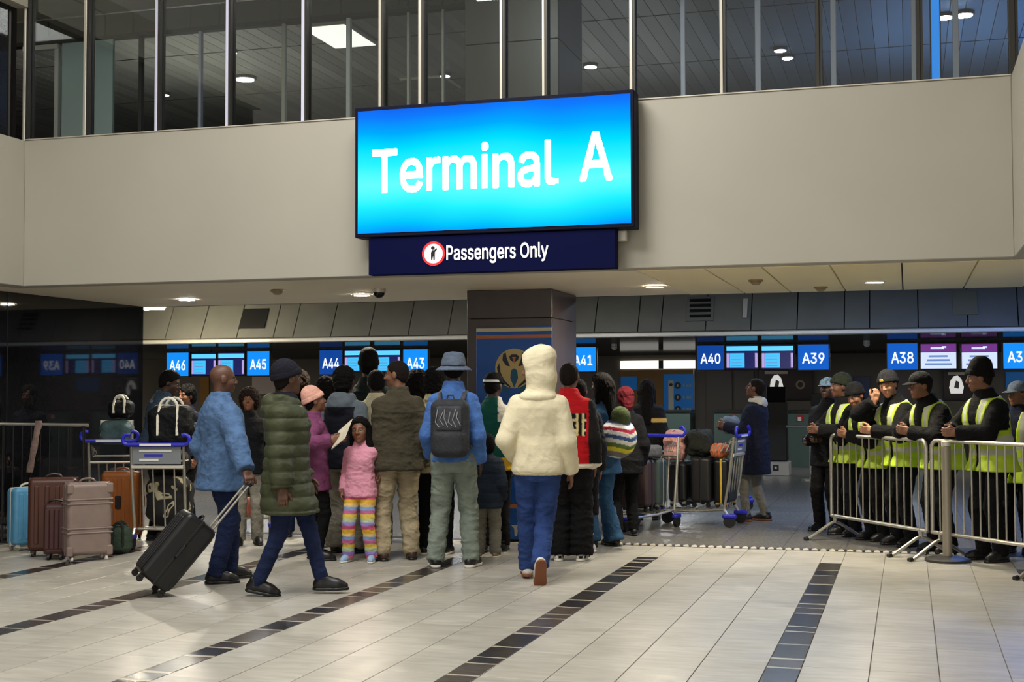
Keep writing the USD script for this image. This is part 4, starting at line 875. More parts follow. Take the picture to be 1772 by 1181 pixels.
barrier('steel crowd barrier standing left of the thick grey post', BA, BB, 13, [.06, 1.56]); barrier('steel crowd barrier right of the thick grey post, cut by the picture edge', (BB[0]+.05, BB[1]-.08), BC, 13, [.10, 1.40])
p = floor_at(1640, 972); t = thing('barrier_post', 'thick grey post on a round black base before the guards', 'post', (p[0], p[1], 0)); 
M_POSTG = mat('post_grey', S(150, 142, 126), .4, metal=.4)
part(t, 'base', lathe([(0, 0), (.20, 0), (.20, .02), (.17, .035), (.05, .05), (0, .05)], 36), mat('post_base', S(44, 42, 38), .5), 30); part(t, 'pole', lathe([(0, .04), (.042, .04), (.042, 1.03), (.036, 1.04), (0, 1.04)], 24), M_POSTG, 30); part(t, 'cap', lathe([(0, 1.04), (.045, 1.04), (.045, 1.075), (.03, 1.085), (0, 1.085)], 24), M_TRIM, 30)
t = thing('hand_rail', 'steel queue rail before the black wall on the left', 'rail', (-8.97, 11.62, 0))
part(t, 'rail', tube([(0, 0, 1.22), (.98, .12, 1.21)], .016, 8), M_STEEL, 40)
for i in range(2): part(t, 'post', tube([(.05+.88*i, .005+.11*i, 0), (.05+.88*i, .005+.11*i, 1.21)], .014, 8), M_DARKMETAL, 40)
for i in range(7): part(t, 'bar', tube([(.16+.1*i, .02+.012*i, .2), (.16+.1*i, .02+.012*i, 1.21)], .006, 6), M_DARKMETAL)
part(t, 'bottom_rail', tube([(.05, 0, .2), (.93, .115, .2)], .012, 8), M_DARKMETAL)
SCF = cloth('scarf_grey_pink', (128, 108, 100), var=.25)
def drape(P, w):                       # a hanging strip of cloth with thickness along a path
    P = np.array(P, float); V = []
    for i, p_ in enumerate(P):
        ww = w*(1+.15*math.sin(i*1.7)); V += [p_+(-ww/2, -.006, 0), p_+(0, -.016+.01*math.sin(i), 0), p_+(ww/2, -.006, 0), p_+(ww/2, .006, 0), p_+(0, .012, 0), p_+(-ww/2, .006, 0)]
    n = 6; F = []
    for i in range(len(P)-1):
        for q in range(n): a, b = i*n+q, i*n+(q+1) % n; F += [(a, b, b+n), (a, b+n, a+n)]
    k = (len(P)-1)*n
    for q in range(1, n-1): F += [(0, q+1, q), (k, k+q, k+q+1)]
    return trimesh.Trimesh(np.array(V), np.array(F), process=False)
single('scarf', xf(drape([(0, -.02-.004*i, 1.255-.055*i) for i in range(2)]+[(.0-.012*i, -.045, 1.15-.06*i) for i in range(8)], .07), (-8.5, 11.65, 0)), SCF, 'thin grey pink scarf hanging over the rail at the black wall', 'scarf', smooth=True)
# ------------------------------------------------------------------ luggage
def suitcase(name, lab, at, rz, w, d, h, m, trim=M_BLACK, ribs='v', seam=True, handle=0.0, wheels=M_BLACK, tilt=0.0, straps=False, ct='suitcase', tag_=None):
    """Hard case: w along x, d along y, h up; y = -d/2 is its broad front."""
    T = thing(name, lab, ct, (at[0], at[1], at[2] if len(at) > 2 else 0), rz)
    K = (lambda q: xf(xf(q, (0, -d/2+.045, -.027)), (0, 0, .027), rx=-tilt)) if tilt else (lambda q: q)
    P_ = lambda n, q, mm, sm=False, **kw: part(T, n, K(q), mm, sm, **kw)
    z0 = .055; r = min(.045, d*.22)
    P_('shell', rbox(-w/2, -d/2, z0, w/2, d/2, z0+h, r, 6), m, 40)
    if ribs == 'v':
        for i in range(4):
            x = -w*.32+i*w*.64/3; P_('rib', rbox(x-.022, -d/2-.008, z0+h*.10, x+.022, -d/2+.02, z0+h*.90, .010, 4), m, 40)
            P_('rib', rbox(x-.022, d/2-.02, z0+h*.10, x+.022, d/2+.008, z0+h*.90, .010, 4), m, 40)
    if ribs == 'h':
        for zz in (.30, .36, .70, .76): P_('rib', rbox(-w/2-.006, -d/2-.007, z0+h*zz, w/2+.006, d/2+.007, z0+h*zz+.016, .007, 4), m, 40)
        for zz in (.04, .90):
            for sx in (-1, 1): P_('corner_guard', rbox(sx*w/2-.05 if sx > 0 else -w/2-.007, -d/2-.007, z0+h*zz-.03, w/2+.007 if sx > 0 else -w/2+.05, -d/2+.05, z0+h*zz+.06, .012, 4), m, 40)
    if seam: P_('zip', rbox(-w/2-.004, -.012, z0-.004, w/2+.004, .012, z0+h+.004, .006, 4), trim, 40)
    if straps: 
        for sx in (-1, 1): P_('strap', rbox(sx*w*.25-.02, -d/2-.006, z0-.005, sx*w*.25+.02, d/2+.006, z0+h+.006, .005, 4), trim, 40)
    P_('carry_handle', tube(np.vstack([[(-.07, 0, z0+h-.005)], arc((0, 0, z0+h), .07, 180, 0, 9, (1, 0, 0), (0, 0, .5)), [(.07, 0, z0+h-.005)]]), .011, 8), trim, 40)
    P_('side_handle', tube([(w/2, 0, z0+h*.62), (w/2+.022, 0, z0+h*.60), (w/2+.022, 0, z0+h*.44), (w/2, 0, z0+h*.42)], .010, 8), trim, 40)
    for sx in (-1, 1):
        for sy in (-1, 1):
            x, y = sx*(w/2-.045), sy*(d/2-.04)
            P_('wheel', xf(disc(0, 0, 0, .026, .022, 16), (x, y, .027), ry=90), wheels, 40); P_('wheel_fork', box(x-.018, y-.02, .035, x+.018, y+.02, z0+.01, .004), trim)
    if handle:
        for sx in (-1, 1): P_('pull_rod', tube([(sx*.085, d/2-.03, z0+h-.02), (sx*.085, d/2-.03, z0+h+handle)], .009, 8), M_STEEL, 40)
        P_('pull_grip', rbox(-.105, d/2-.05, z0+h+handle-.015, .105, d/2-.01, z0+h+handle+.015, .012, 5), M_BLACK, 40)
    if tag_ is not None:
        P_('luggage_tag', box(-w*.1, -d/2-.014, z0+h*.42, -w*.1+.06, -d/2-.006, z0+h*.62, .004), tag_)
    return T
C_ = lambda n, rgb, r=.4, **k: mat('case_'+n, S(*rgb), r, var=.08, scale=12, **k)
M_GOLDT = mat('tag_gold', S(206, 170, 70), .3, metal=.5)
suitcase('suitcase', 'light blue hard suitcase standing against the black wall', foot_px(46, 952), 62, .34, .21, .56, C_('blue', (82, 144, 182)), M_TRIM, wheels=M_STEEL)
suitcase('suitcase', 'tall chestnut brown suitcase with a gold tag behind the grey one', floor_at(92, 962)[:2], 30, .44, .26, .68, C_('chestnut', (72, 36, 22), .45), C_('chestnut_dark', (58, 28, 20)), tag_=M_GOLDT)
suitcase('suitcase', 'small dark maroon suitcase between the brown and grey cases', foot_px(96, 969), 25, .20, .16, .46, C_('maroon', (64, 32, 32), .5), M_BLACK)
suitcase('suitcase', 'ribbed mauve grey hard suitcase, nearest of the waiting luggage', foot_px(150, 970), 48, .40, .24, .66, C_('mauve', (136, 118, 110), .4), C_('mauve_dark', (108, 92, 86)), ribs='h', wheels=M_WHITE)
suitcase('suitcase', 'orange brown suitcase standing behind the mauve grey one', foot_px(212, 934), 16, .40, .26, .66, C_('orange', (140, 78, 26), .45), C_('orange_dark', (120, 66, 26)), tag_=M_BLACK)
def soft_bag(name, lab, at, z, rz, w, d, h, m, ct='bag', handles=None, strap=None, squash=.12, tie=False):
    T = thing(name, lab, ct, (at[0], at[1], z), rz)
    sd = sum(ord(c) for c in lab) % 97
    fn = lambda P: rb(P, (0, 0, h/2), (w/2, d/2, h/2), min(w, d, h)*.36)+.0*P[:, 0]
    V, F = net(fn, (-w/2-.04, -d/2-.04, -.02), (w/2+.04, d/2+.04, h+.04), max(min(w, d, h)/18, .011)); N = normals(V, F)
    V = V+N*((meshkit.fbm(V*9+sd, 3)-.5)*min(w, d, h)*squash*1.6)[:, None]; V[:, 2] = np.maximum(V[:, 2], 0)
    part(T, 'body', trimesh.Trimesh(V, F, process=False), m, True)
    if handles is not None:
        for sy in (-1, 1): part(T, 'handle', tube(np.vstack([[(-w*.22, sy*d*.5, h*.30)], [(-w*.22, sy*d*.49, h*.75)], arc((0, sy*d*.35, h*.95), w*.20, 170, 10, 9, (1, 0, 0), (0, 0, 1.1)), [(w*.22, sy*d*.49, h*.75)], [(w*.22, sy*d*.5, h*.30)]]), .014, 8), handles, 40)
    if strap is not None:
        part(T, 'strap', rbox(-w*.5-.004, -.025, h*.1, w*.5+.004, .025, h+.004, .004, 4), strap, 40)
    part(T, 'zip', tube([(-w*.36, 0, h+.002), (0, 0, h+.006), (w*.36, 0, h+.002)], .007, 6), M_BLACK, 40)
    return T
GRN = cloth('bag_green', (62, 76, 64)); BLKC = cloth('bag_black', (14, 14, 16), rough=.6); GRYC = cloth('bag_grey', (92, 92, 92)); PNK = cloth('bag_pink', (212, 158, 150)); ORC = cloth('bag_orange', (196, 112, 78)); TEALC = cloth('bag_teal', (70, 92, 94), rough=.6); DGR = cloth('bag_darkgreen', (44, 50, 44)); WHT = cloth('strap_white', (226, 222, 206))
soft_bag('holdall', 'small dark green bag on the floor before the orange case', foot_px(207, 958), 0, 20, .22, .18, .26, GRN, handles=DGR)
M_TBLUE = mat('trolley_blue', S(40, 44, 190), .4); M_TYRE = mat('rubber', S(24, 24, 24), .8); M_AD = mat('ad_panel', S(128, 134, 138), .4)
def trolley(lab, at, rz, w=.52, ad=True):
    """Airport trolley: handle at y = -.42, platform running to y = +.5."""
    T = thing('luggage_trolley', lab, 'trolley', (at[0], at[1], 0), rz); P_ = lambda n, q, m, sm=40: part(T, n, q, m, sm)
    hw = w/2
    for sx in (-1, 1):
        P_('side_tube', tube([(sx*hw, -.40, 1.02), (sx*hw, -.34, .55), (sx*hw*.98, -.28, .20), (sx*hw*.8, .05, .17), (sx*.12, .52, .16)], .016, 8), M_STEEL)
        P_('rear_fork', tube([(sx*hw*.98, -.28, .20), (sx*hw, -.34, .10)], .018, 8), M_STEEL)
        P_('wheel', xf(disc(0, 0, 0, .068, .036, 24), (sx*hw, -.34, .068), ry=90), M_TYRE); P_('wheel_guard', rbox(sx*hw-.028, -.42, .10, sx*hw+.028, -.26, .15, .018, 5), M_TBLUE)
        P_('handle_end', tube(arc((sx*(hw+.02), -.44, 1.08), .05, -90, 120, 8, (sx, 0, 0), (0, 0, 1)), .018, 8), M_TBLUE)
    P_('handle_bar', tube([(-hw-.02, -.44, 1.03), (hw+.02, -.44, 1.03)], .021, 10), M_TBLUE); P_('grip_label', box(-hw*.6, -.463, 1.02, hw*.6, -.455, 1.042), M_WHITE, False)
    P_('cross_tube', tube([(-hw, -.37, .80), (hw, -.37, .80)], .014, 8), M_STEEL); P_('front_wheel', xf(disc(0, 0, 0, .07, .05, 24), (0, .46, .07), ry=90), M_TYRE); P_('front_fork', tube([(0, .46, .07), (0, .44, .16)], .02, 8), M_STEEL)
    P_('bumper', tube([(-.15, .50, .16), (-.10, .57, .15), (.10, .57, .15), (.15, .50, .16)], .024, 8), M_TBLUE)
    for i in range(5): y = -.24+.16*i; ww = hw*.95*(1-.12*i); P_('platform_bar', tube([(-ww, y, .19), (ww, y, .19)], .012, 6), M_STEEL)
    for i in range(4): x = -hw+.1+i*(w-.2)/3; P_('back_bar', tube([(x, -.365, .80), (x, -.29, .21)], .008, 6), M_STEEL)
    if ad:
        P_('ad_panel', xf(box(-hw+.02, -.008, 0, hw-.02, .0, .17, .002), (0, -.405, .84), rx=4), M_AD, False)
        for i, (a, b) in enumerate(((-.17, .15), (-.12, .06), (-.17, .02))): P_('ad_strip', xf(box(a, -.012, .12-.045*i, b, -.008, .142-.045*i), (0, -.405, .84), rx=4), M_WHITE if i != 1 else M_TBLUE, False)
        P_('ledge', box(-hw, -.40, .795, hw, -.36, .83, .006), M_TRIM, False)
    P_('basket', cat(*[tube([(-hw*.9, -.36+.06*i, .98-.02*i), (-hw*.9, -.30+.06*i, .86), (hw*.9, -.30+.06*i, .86), (hw*.9, -.36+.06*i, .98-.02*i)], .006, 6) for i in range(4)]), M_STEEL)
    return T
def tp_(at, rz, x, y): r = math.radians(rz); return (at[0]+x*math.cos(r)-y*math.sin(r), at[1]+x*math.sin(r)+y*math.cos(r))
TA = foot_px(292, 945); trolley('trolley with a blue handle and grey advert panel, before the black wall', TA, 14)
soft_bag('duffel_bag', 'black duffel bag with white handles on top of the blue-handled trolley', tp_(TA, 14, .07, -.17), .99, 14, .44, .28, .42, BLKC, handles=WHT)
PATB = usdkit.material(stage, '/World/Looks/bag_floral', {'t': ('texture_coordinate', {}), 'v': ('noise_texture', {'scale': 5.0, 'detail': .5, 'distortion': 1.6}), 'r': ('rgb_ramp', {'ramp': [(0, S(16, 15, 14)), (.56, S(18, 17, 16)), (.58, S(178, 166, 128)), (.65, S(196, 188, 160)), (.67, S(20, 18, 16)), (1, S(16, 15, 14))]}), 'p': ('principled_bsdf', {'roughness': .7})}, [('t.object', 'v.vector'), ('v.fac', 'r.fac'), ('r.color', 'p.base_color')], surface='p.BSDF')
soft_bag('travel_bag', 'black bag with cream leaf pattern on the blue-handled trolley platform', tp_(TA, 14, .0, .03), .21, 14, .44, .40, .50, PATB, squash=.06)
soft_bag('travel_bag', 'black bundle wedged above the patterned bag on the trolley', tp_(TA, 14, -.02, .06), .72, 14, .40, .30, .22, BLKC)
TB = foot_px(205, 925); trolley('second trolley loaded with a teal bag beside the black wall', TB, 20, .46, False)
soft_bag('travel_bag', 'grey teal bag with silver strap on the second trolley', tp_(TB, 20, 0, -.12), .98, 20, .34, .24, .26, TEALC, strap=M_STEEL)
soft_bag('travel_bag', 'black white-trimmed bag topmost on the second trolley', tp_(TB, 20, .04, -.10), 1.26, 20, .26, .22, .20, BLKC, handles=WHT)
soft_bag('travel_bag', 'black bag low on the second trolley', tp_(TB, 20, 0, .05), .21, 20, .36, .36, .50, BLKC)
BAGAT, BAGRZ = foot_px(272, 1029), -52
suitcase('suitcase', 'black trolley suitcase tilted and pulled behind the man in the blue coat', BAGAT, BAGRZ, .43, .28, .58, C_('black', (15, 16, 19), .38), C_('black_trim', (9, 9, 10)), handle=.44, tilt=40)
# trolley group at the check-in side
TC = foot_px(1222, 908); trolley('trolley piled with black cases beside the man in the navy coat', TC, 84, .56)
def on(at, rz, x, y, z): q = tp_(at, rz, x, y); return (q[0], q[1], z)
CB = C_('black2', (14, 14, 16), .4)
suitcase('suitcase', 'black suitcase on the piled trolley, nearest its front wheel', on(TC, 84, 0, .28, .21), 84, .46, .22, .46, CB, M_STEEL)
suitcase('suitcase', 'black suitcase on the piled trolley, middle one', on(TC, 84, 0, .005, .21), 84, .48, .24, .52, C_('black3', (20, 19, 21), .5), M_BLACK, ribs='')
suitcase('suitcase', 'black suitcase on the piled trolley, next to its handle', on(TC, 84, 0, -.23, .21), 84, .44, .18, .50, CB, mat('strap_yellow', S(196, 160, 40), .5), ribs='')
soft_bag('travel_bag', 'pale pink bag on top of the piled trolley', tp_(TC, 84, 0, .36), .735, 84, .30, .26, .34, PNK, squash=.2)
soft_bag('travel_bag', 'black and olive bag between the pink and orange ones on the trolley', tp_(TC, 84, 0, .07), .79, 84, .36, .30, .30, cloth('bag_blackolive', (38, 40, 36)), squash=.2)
soft_bag('travel_bag', 'orange pink roll on top of the piled trolley', tp_(TC, 84, 0, -.17), .77, 84, .34, .17, .17, ORC)
TD = foot_px(1114, 915); trolley('trolley carrying upright dark cases behind the woman with the baby', TD, 165, .5, False)
suitcase('suitcase', 'dark maroon upright suitcase on the trolley behind the woman with the baby', on(TD, 165, 0, .22, .21), 165, .42, .22, .52, C_('plum', (58, 44, 46), .5), M_BLACK, ribs='')
suitcase('suitcase', 'dark teal upright suitcase on the trolley behind the woman with the baby', on(TD, 165, 0, -.08, .21), 165, .42, .22, .52, C_('tealcase', (52, 66, 66), .5), M_STEEL, ribs='')
soft_bag('travel_bag', 'grey folded blanket bag on the upright dark cases', tp_(TD, 165, 0, .08), .80, 70, .36, .40, .14, GRYC)
TE = foot_px(1247, 880); trolley('empty-handled trolley with a grey bag just behind the piled one', TE, 100, .5)
soft_bag('travel_bag', 'grey bag in the basket of the rear trolley by the navy coat man', tp_(TE, 100, 0, -.14), .98, 100, .34, .24, .24, cloth('bag_slate', (84, 88, 90)))
TF = foot_px(425, 925); trolley('trolley behind the man in the blue coat', TF, 30, .5, False)
soft_bag('handbag', 'small salmon pink bag on the trolley behind the man in the blue coat', tp_(TF, 30, .05, -.06), .21, 30, .22, .16, .20, cloth('bag_salmon', (196, 120, 104)))
soft_bag('travel_bag', 'black bag on the trolley behind the man in the blue coat', tp_(TF, 30, -.02, .16), .21, 30, .36, .22, .40, BLKC)
# ------------------------------------------------------------------ the people
JEAN = cloth('denim_blue', (44, 66, 118), var=.25, scale=8); JEAND = cloth('denim_dark', (30, 40, 72), var=.2); DENIM = cloth('denim_jacket', (70, 108, 172), var=.15); DENIMW = cloth('denim_teal', (44, 78, 112), var=.3, scale=7); PALEJ = cloth('denim_pale', (122, 132, 122), var=.25, scale=9); STONEJ = cloth('denim_stone', (128, 124, 112), var=.35, scale=11)
CRM = cloth('fleece_cream', (226, 216, 184), var=.06, bump=.18, bscale=60); CRM2 = cloth('fleece_cream_rib', (212, 198, 158), var=.05, bump=.2); OLVP = cloth('puffer_olive', (64, 68, 48), rough=.55, bump=.1); BLUC = cloth('coat_blue', (80, 108, 146), var=.22, bump=.9, bscale=26); OLVJ = cloth('jacket_olive', (68, 63, 50), var=.15); KHAK = cloth('trousers_khaki', (160, 147, 120), var=.2, scale=9)
BLK = cloth('cloth_black', (12, 12, 14)); BLK2 = cloth('cloth_charcoal', (21, 21, 24)); NVY = cloth('cloth_navy', (22, 26, 44)); TEA = cloth('jacket_tealblue', (46, 62, 78)); PUR = cloth('jacket_purple', (122, 66, 102), var=.2); PINK = cloth('jumper_pink', (222, 152, 172), var=.1); CAMJ = mat('jacket_tint', (.5, .5, .5), .9, bump=.25, bscale=60, spec=.2, tint=True); GRYJ = cloth('trousers_grey', (120, 116, 104), var=.15); CREAMJ = cloth('jacket_stone', (186, 180, 152), var=.08); GRH = cloth('hoodie_grey', (96, 106, 112)); PNKB = cloth('beanie_pink', (222, 168, 152)); HATB = cloth('hat_greyblue', (92, 104, 122)); NVB = cloth('beanie_navy', (26, 26, 36)); NPAD = cloth('child_navy', (32, 40, 52))
HAIR = mat('hair_black', S(14, 12, 12), .85, spec=.15, bump=.5, bscale=180); HAIRB = mat('hair_brown', S(36, 26, 21), .85, spec=.15, bump=.5, bscale=150); STUB = mat('hair_stubble', S(26, 20, 17), .85, spec=.15, bump=.3, bscale=300)
SHB = mat('shoe_black', S(22, 21, 22), .4, bump=.1); SHBR = mat('shoe_brown', S(62, 42, 30), .45); SHW = mat('shoe_white', S(216, 212, 204), .5); SHPB = mat('shoe_paleblue', S(150, 178, 204), .5); BOOT = mat('boot_tan', S(150, 92, 36), .6); SHBG = mat('shoe_beige', S(150, 132, 104), .6); SOLEW = mat('sole_white', S(226, 220, 206), .5); SOLEB = mat('sole_brown', S(126, 74, 44), .6)
VEST = mat('vest_lime', (.5, .6, .05), .6, bump=.15, bscale=80, tint=True); GBADGE = mat('badge_gold', S(206, 180, 60), .4); TINTED = mat('cloth_tint', (.5, .5, .5), .9, var=.08, scale=14, bump=.2, bscale=60, spec=.2, tint=True)
def who(px, top, Y, hat=.0): p = depth_at(px, top, Y); return dict(at=(p[0], Y), h=p[2]-hat)
def local_of(at, heading, s, wp): return rot('z', -heading)@(np.array(wp)-np.array([at[0], at[1], 0]))/s
def arr(rgb): return np.array(S(*rgb))
def hang(sg, y=.05, x=.222, z=.86, curl=22): return (sg*x, y, z, curl)
# --- walkers in front
w = who(931, 605, 10.4, .03)
hoodie = person('person in a cream hoodie with the hood up and blue jeans, walking towards the queue', **w, heading=13, top=dict(mat=CRM, hoodup=CRM, rib=CRM2, t=.030, hem=-.10, collar='none', wr=.005, wscale=(9, 9, 5)), bottom=dict(mat=JEAN, cut='straight', wr=.008), shoes=dict(mat=SHW, sole=SOLEB), hair=dict(kind='none'), skin='brown', head=(72, 4, 0), feet=[(-.10, .24, 0, 0, 6), (.035, -.27, 0, 66, 10)], hands=[(-.19, .13, .95, 30), hang(1, .06, .245, .84)], elbow=[(-.42, -1, -.1), None], q=.85, face=True)
gp = None
def grip(at, rz, d, h, handle, tilt):
    a = math.radians(tilt); y, z = d/2-.03-d/2+.045, .055+h+handle-.027
    return rot('z', rz)@np.array([0, y*math.cos(a)+z*math.sin(a), -y*math.sin(a)+z*math.cos(a)+.027])+np.array([at[0], at[1], 0])
G = grip(BAGAT, BAGRZ, .28, .58, .44, 40)
w = who(384, 630, 9.75); g = local_of(w['at'], -36, w['h']/1.75, G)
person('bald person in a quilted blue coat pulling a black trolley suitcase', **w, heading=-36, top=dict(mat=BLUC, t=.040, hem=-.20, flare=.03, wr=.007, wscale=(11, 11, 11), collar='stand'), bottom=dict(mat=JEAND, cut='straight'), shoes=dict(mat=SHB), hair=dict(kind='none'), skin='mid', head=(-18, 2, 0), feet=[(-.09, .12, 0, 0, -5), (.10, -.10, 0, 0, -20)], hands=[hang(-1), (g[0], g[1], g[2]+.05, 48)], q=.85)
w = who(497, 622, 9.25, .025)
person('person in a long olive quilted puffer coat and dark beanie, striding right', **w, heading=-76, top=dict(mat=OLVP, puff=.016, pitch=.098, t=.048, hem=-.32, flare=.05, swing=.03, collar='hood', wr=.004, snood=cloth('snood_navy', (28, 30, 42))), bottom=dict(mat=JEAND, cut='slim', wr=.006), shoes=dict(mat=SHB), hair=dict(kind='beanie', mat=STUB, hat=NVB), skin='mid', head=(34, -2, 0), feet=[(-.07, .27, 0, 0, 3), (.07, -.22, 0, 10, 0)], hands=[hang(-1, .10), hang(1, .02, .26, .80)], q=.85)
# --- the queue
w = who(785, 605, 11.1, .035)
denim = person('person in a blue denim jacket and grey bucket hat wearing a grey backpack', **w, heading=12, wide=.93, top=dict(mat=DENIM, t=.020, hem=-.08, wr=.005), bottom=dict(mat=PALEJ, cut='straight', fit=.004, wr=.009), shoes=dict(mat=SHB, sole=SOLEW), hair=dict(kind='bucket', mat=HAIR, hat=HATB), skin='dark', head=(8, 0, 0), feet=[(-.15, -.02, 0, 0, 14), (.14, .0, 0, 0, -16)], hands=[(-.205, .12, .90, 20), hang(1, .05, .21)], q=.9, face=False)
def backpack(o, lab, m, m2):
    T = thing('backpack', lab, 'backpack', (0, 0, 0)); s = o.s
    W_ = lambda L: np.array([o.world(o.tp(*p)) for p in L])
    def shape(fn, lo, hi, h): V, F = net(fn, lo, hi, h); return trimesh.Trimesh(W_(V), F, process=False)
    part(T, 'body', shape(lambda P: smin(rb(P, (0, -.235, .20), (.155, .085, .235), .07), rb(P, (0, -.30, .08), (.125, .06, .10), .05), .03), (-.2, -.42, -.08), (.2, -.1, .48), .012), m, True)
    part(T, 'pocket', shape(lambda P: rb(P, (0, -.325, .28), (.105, .022, .10), .02), (-.15, -.38, .15), (.15, -.28, .42), .011), m2, True)
    for i in range(6): x = -.085+.034*i; part(T, 'printed_stroke', tube(W_([(x+.012*math.sin(2.1*i), -.351, .355-.02*(i % 2)), (x-.018, -.353, .25+.02*(i % 3)), (x+.012, -.351, .21+.015*(i % 2))]), .004, 6), mat('pack_print', S(150, 152, 156), .6), 40, label='pale printed stroke')
    for sx in (-1, 1): part(T, 'strap', tube(W_([(sx*.09, -.20, .42), (sx*.10, -.10, .475), (sx*.105, .02, .49), (sx*.115, .145, .40), (sx*.125, .165, .25), (sx*.155, .08, .08), (sx*.15, -.16, .04)]), .020, 8), m2, 40)
    part(T, 'loop', tube(W_([(-.03, -.20, .43), (-.02, -.20, .465), (.02, -.20, .465), (.03, -.20, .43)]), .008, 6), m2, 40)
    return T
backpack(denim, 'dark grey backpack worn over the blue denim jacket', cloth('pack_grey', (50, 52, 56), rough=.7), cloth('pack_grey_dark', (66, 68, 74), rough=.7))
HJ = depth_at(659, 820, 11.33)
w = who(689, 624, 11.42); g = local_of(w['at'], 34, w['h']/1.75, HJ)
person('person in an olive brown jacket and khaki trousers holding the girl by the hand', **w, heading=34, top=dict(mat=OLVJ, t=.034, hem=-.15, wr=.008, flare=.012), bottom=dict(mat=KHAK, cut='straight', fit=.006, wr=.010), shoes=dict(mat=SHBR), hair=dict(kind='short', mat=STUB, o=.0035), skin='brown', head=(58, 4, 0), feet=[(-.14, .0, 0, 0, 14), (.13, .02, 0, 0, -10)], hands=[(g[0], g[1], g[2]+.03, 34), hang(1)], q=.9)
RB = [arr(c) for c in ((226, 176, 60), (206, 96, 128), (150, 130, 200), (176, 196, 160), (220, 190, 84), (196, 108, 150), (130, 160, 206), (230, 196, 120))]
def rainbow(V): k = (V[:, 2]/.046).astype(int) % 8; return np.array(RB)[k]
w = who(624, 727, 11.22, .01); g = local_of(w['at'], 186, w['h']/1.75, HJ)
person('girl in a pink jumper and rainbow striped trousers, facing the camera', **w, heading=186, top=dict(mat=PINK, t=.030, hem=-.13, wr=.008, collar='stand'), feet=[(-.15, 0, 0, 0, 10), (.15, .02, 0, 0, -10)], bottom=dict(mat=TINTED, tint=rainbow, cut='straight', fit=.008, wr=.006), shoes=dict(mat=SHPB, sole=SOLEW), hair=dict(kind='braids', mat=HAIR, len=.26), skin='brown', female=True, head=(0, -4, 6), hsc=1.32, hands=[(g[0], g[1], g[2]-.01, 30), hang(1, .05, .21, .88)], q=.8)
w = who(843, 756, 11.84, .0)
person('small child in a dark navy padded jacket and grey trousers, back to the camera', **w, heading=14, top=dict(mat=NPAD, t=.05, hem=-.22, puff=.010, pitch=.14, wr=.004), bottom=dict(mat=GRYJ, cut='loose', wr=.010), shoes=dict(mat=SHBG, sole=SOLEW), hair=dict(kind='short', mat=HAIR, o=.006), skin='brown', head=(20, -4, 0), hsc=1.40, feet=[(-.12, 0, 0, 0, 15), (.12, 0, 0, 0, -15)], q=.9, face=False)
w = who(545, 668, 11.25, .03); PWL = [local_of(w['at'], -62, w['h']/1.75, depth_at(x_, 762, y_)) for x_, y_ in ((582, 11.22), (572, 11.0))]
pinkb = person('woman in a pink knitted beanie and purple jacket holding a white paper', **w, heading=-62, top=dict(mat=PUR, t=.028, hem=-.22, flare=.02), bottom=dict(mat=BLK, cut='slim'), shoes=dict(mat=SHB, high=.2), hair=dict(kind='beanie', mat=HAIR, hat=PNKB, tall=.035), skin='brown', female=True, head=(6, -12, 0), hands=[tuple(PWL[0])+(40,), tuple(PWL[1])+(40,)], q=.9)
T = thing('paper', 'white folded paper held up by the woman in the pink beanie', 'paper', tuple(depth_at(592, 752, 11.02)), -30)
part(T, 'sheet', xf(box(-.11, -.002, -.12, .11, .002, .12), rx=-38, ry=-28), mat('paper_white', S(222, 214, 190), .7)); part(T, 'fold', xf(box(-.11, -.006, -.12, .0, -.003, .11), rx=-38, ry=-28), mat('paper_white', S(222, 214, 190), .7))
w = who(598, 633, 11.78, .02)
person('person in a navy gilet over a grey hoodie and stone-washed jeans', **w, heading=-8, top=dict(mat=TINTED, t=.034, hem=-.14, collar='hood', tint=lambda L, V, WR: np.where(((np.abs(L[:, 0]) < .165) & (L[:, 2] < .44))[:, None], arr((24, 26, 36)), arr((92, 102, 110)))), bottom=dict(mat=STONEJ, cut='wide', wr=.012), shoes=dict(mat=SHB), hair=dict(kind='afro', mat=HAIR, r=.010), skin='dark', head=(0, -6, 0), q=1.1, face=False)
w = who(638, 606, 13.0, .03)
person('tall person in a black beanie and dark green-black jacket deep in the queue', **w, heading=20, top=dict(mat=cloth('jacket_blackgreen', (24, 34, 34)), t=.035), bottom=dict(mat=BLK), shoes=dict(mat=SHB), hair=dict(kind='beanie', mat=HAIR, hat=BLK, tall=.045), skin='dark', q=1.3, face=False)
w = who(651, 641, 12.42)
person('person in a stone coloured jacket, dark jeans and tan boots behind the girl', **w, heading=24, top=dict(mat=CREAMJ, t=.034, hem=-.14), bottom=dict(mat=cloth('denim_greydark', (48, 54, 58))), shoes=dict(mat=BOOT, high=.17), hair=dict(kind='short', mat=HAIR, o=.010), skin='dark', head=(10, 0, 0), q=1.2, face=False)
w = who(722, 645, 12.8, .06)
person('person with a big black afro behind the olive jacket, in black clothes', **w, heading=16, top=dict(mat=BLK, t=.03), bottom=dict(mat=NVY, cut='straight'), shoes=dict(mat=SHB), hair=dict(kind='afro', mat=HAIR, r=.085), skin='dark', q=1.3, face=False)
def camo(L, V, WR): n = meshkit.fbm(L*9+3, 3); return np.where((n > .55)[:, None], arr((120, 104, 74)), np.where((n > .42)[:, None], arr((182, 170, 134)), arr((204, 194, 160))))
w = who(752, 640, 11.9)
person('person in a sand camouflage jacket left of the denim jacket', **w, heading=8, top=dict(mat=CAMJ, t=.038, hem=-.16, tint=camo), bottom=dict(mat=BLK, cut='straight'), shoes=dict(mat=SHB, sole=SOLEW), hair=dict(kind='afro', mat=HAIR, r=.016), skin='dark', q=1.1, face=False)
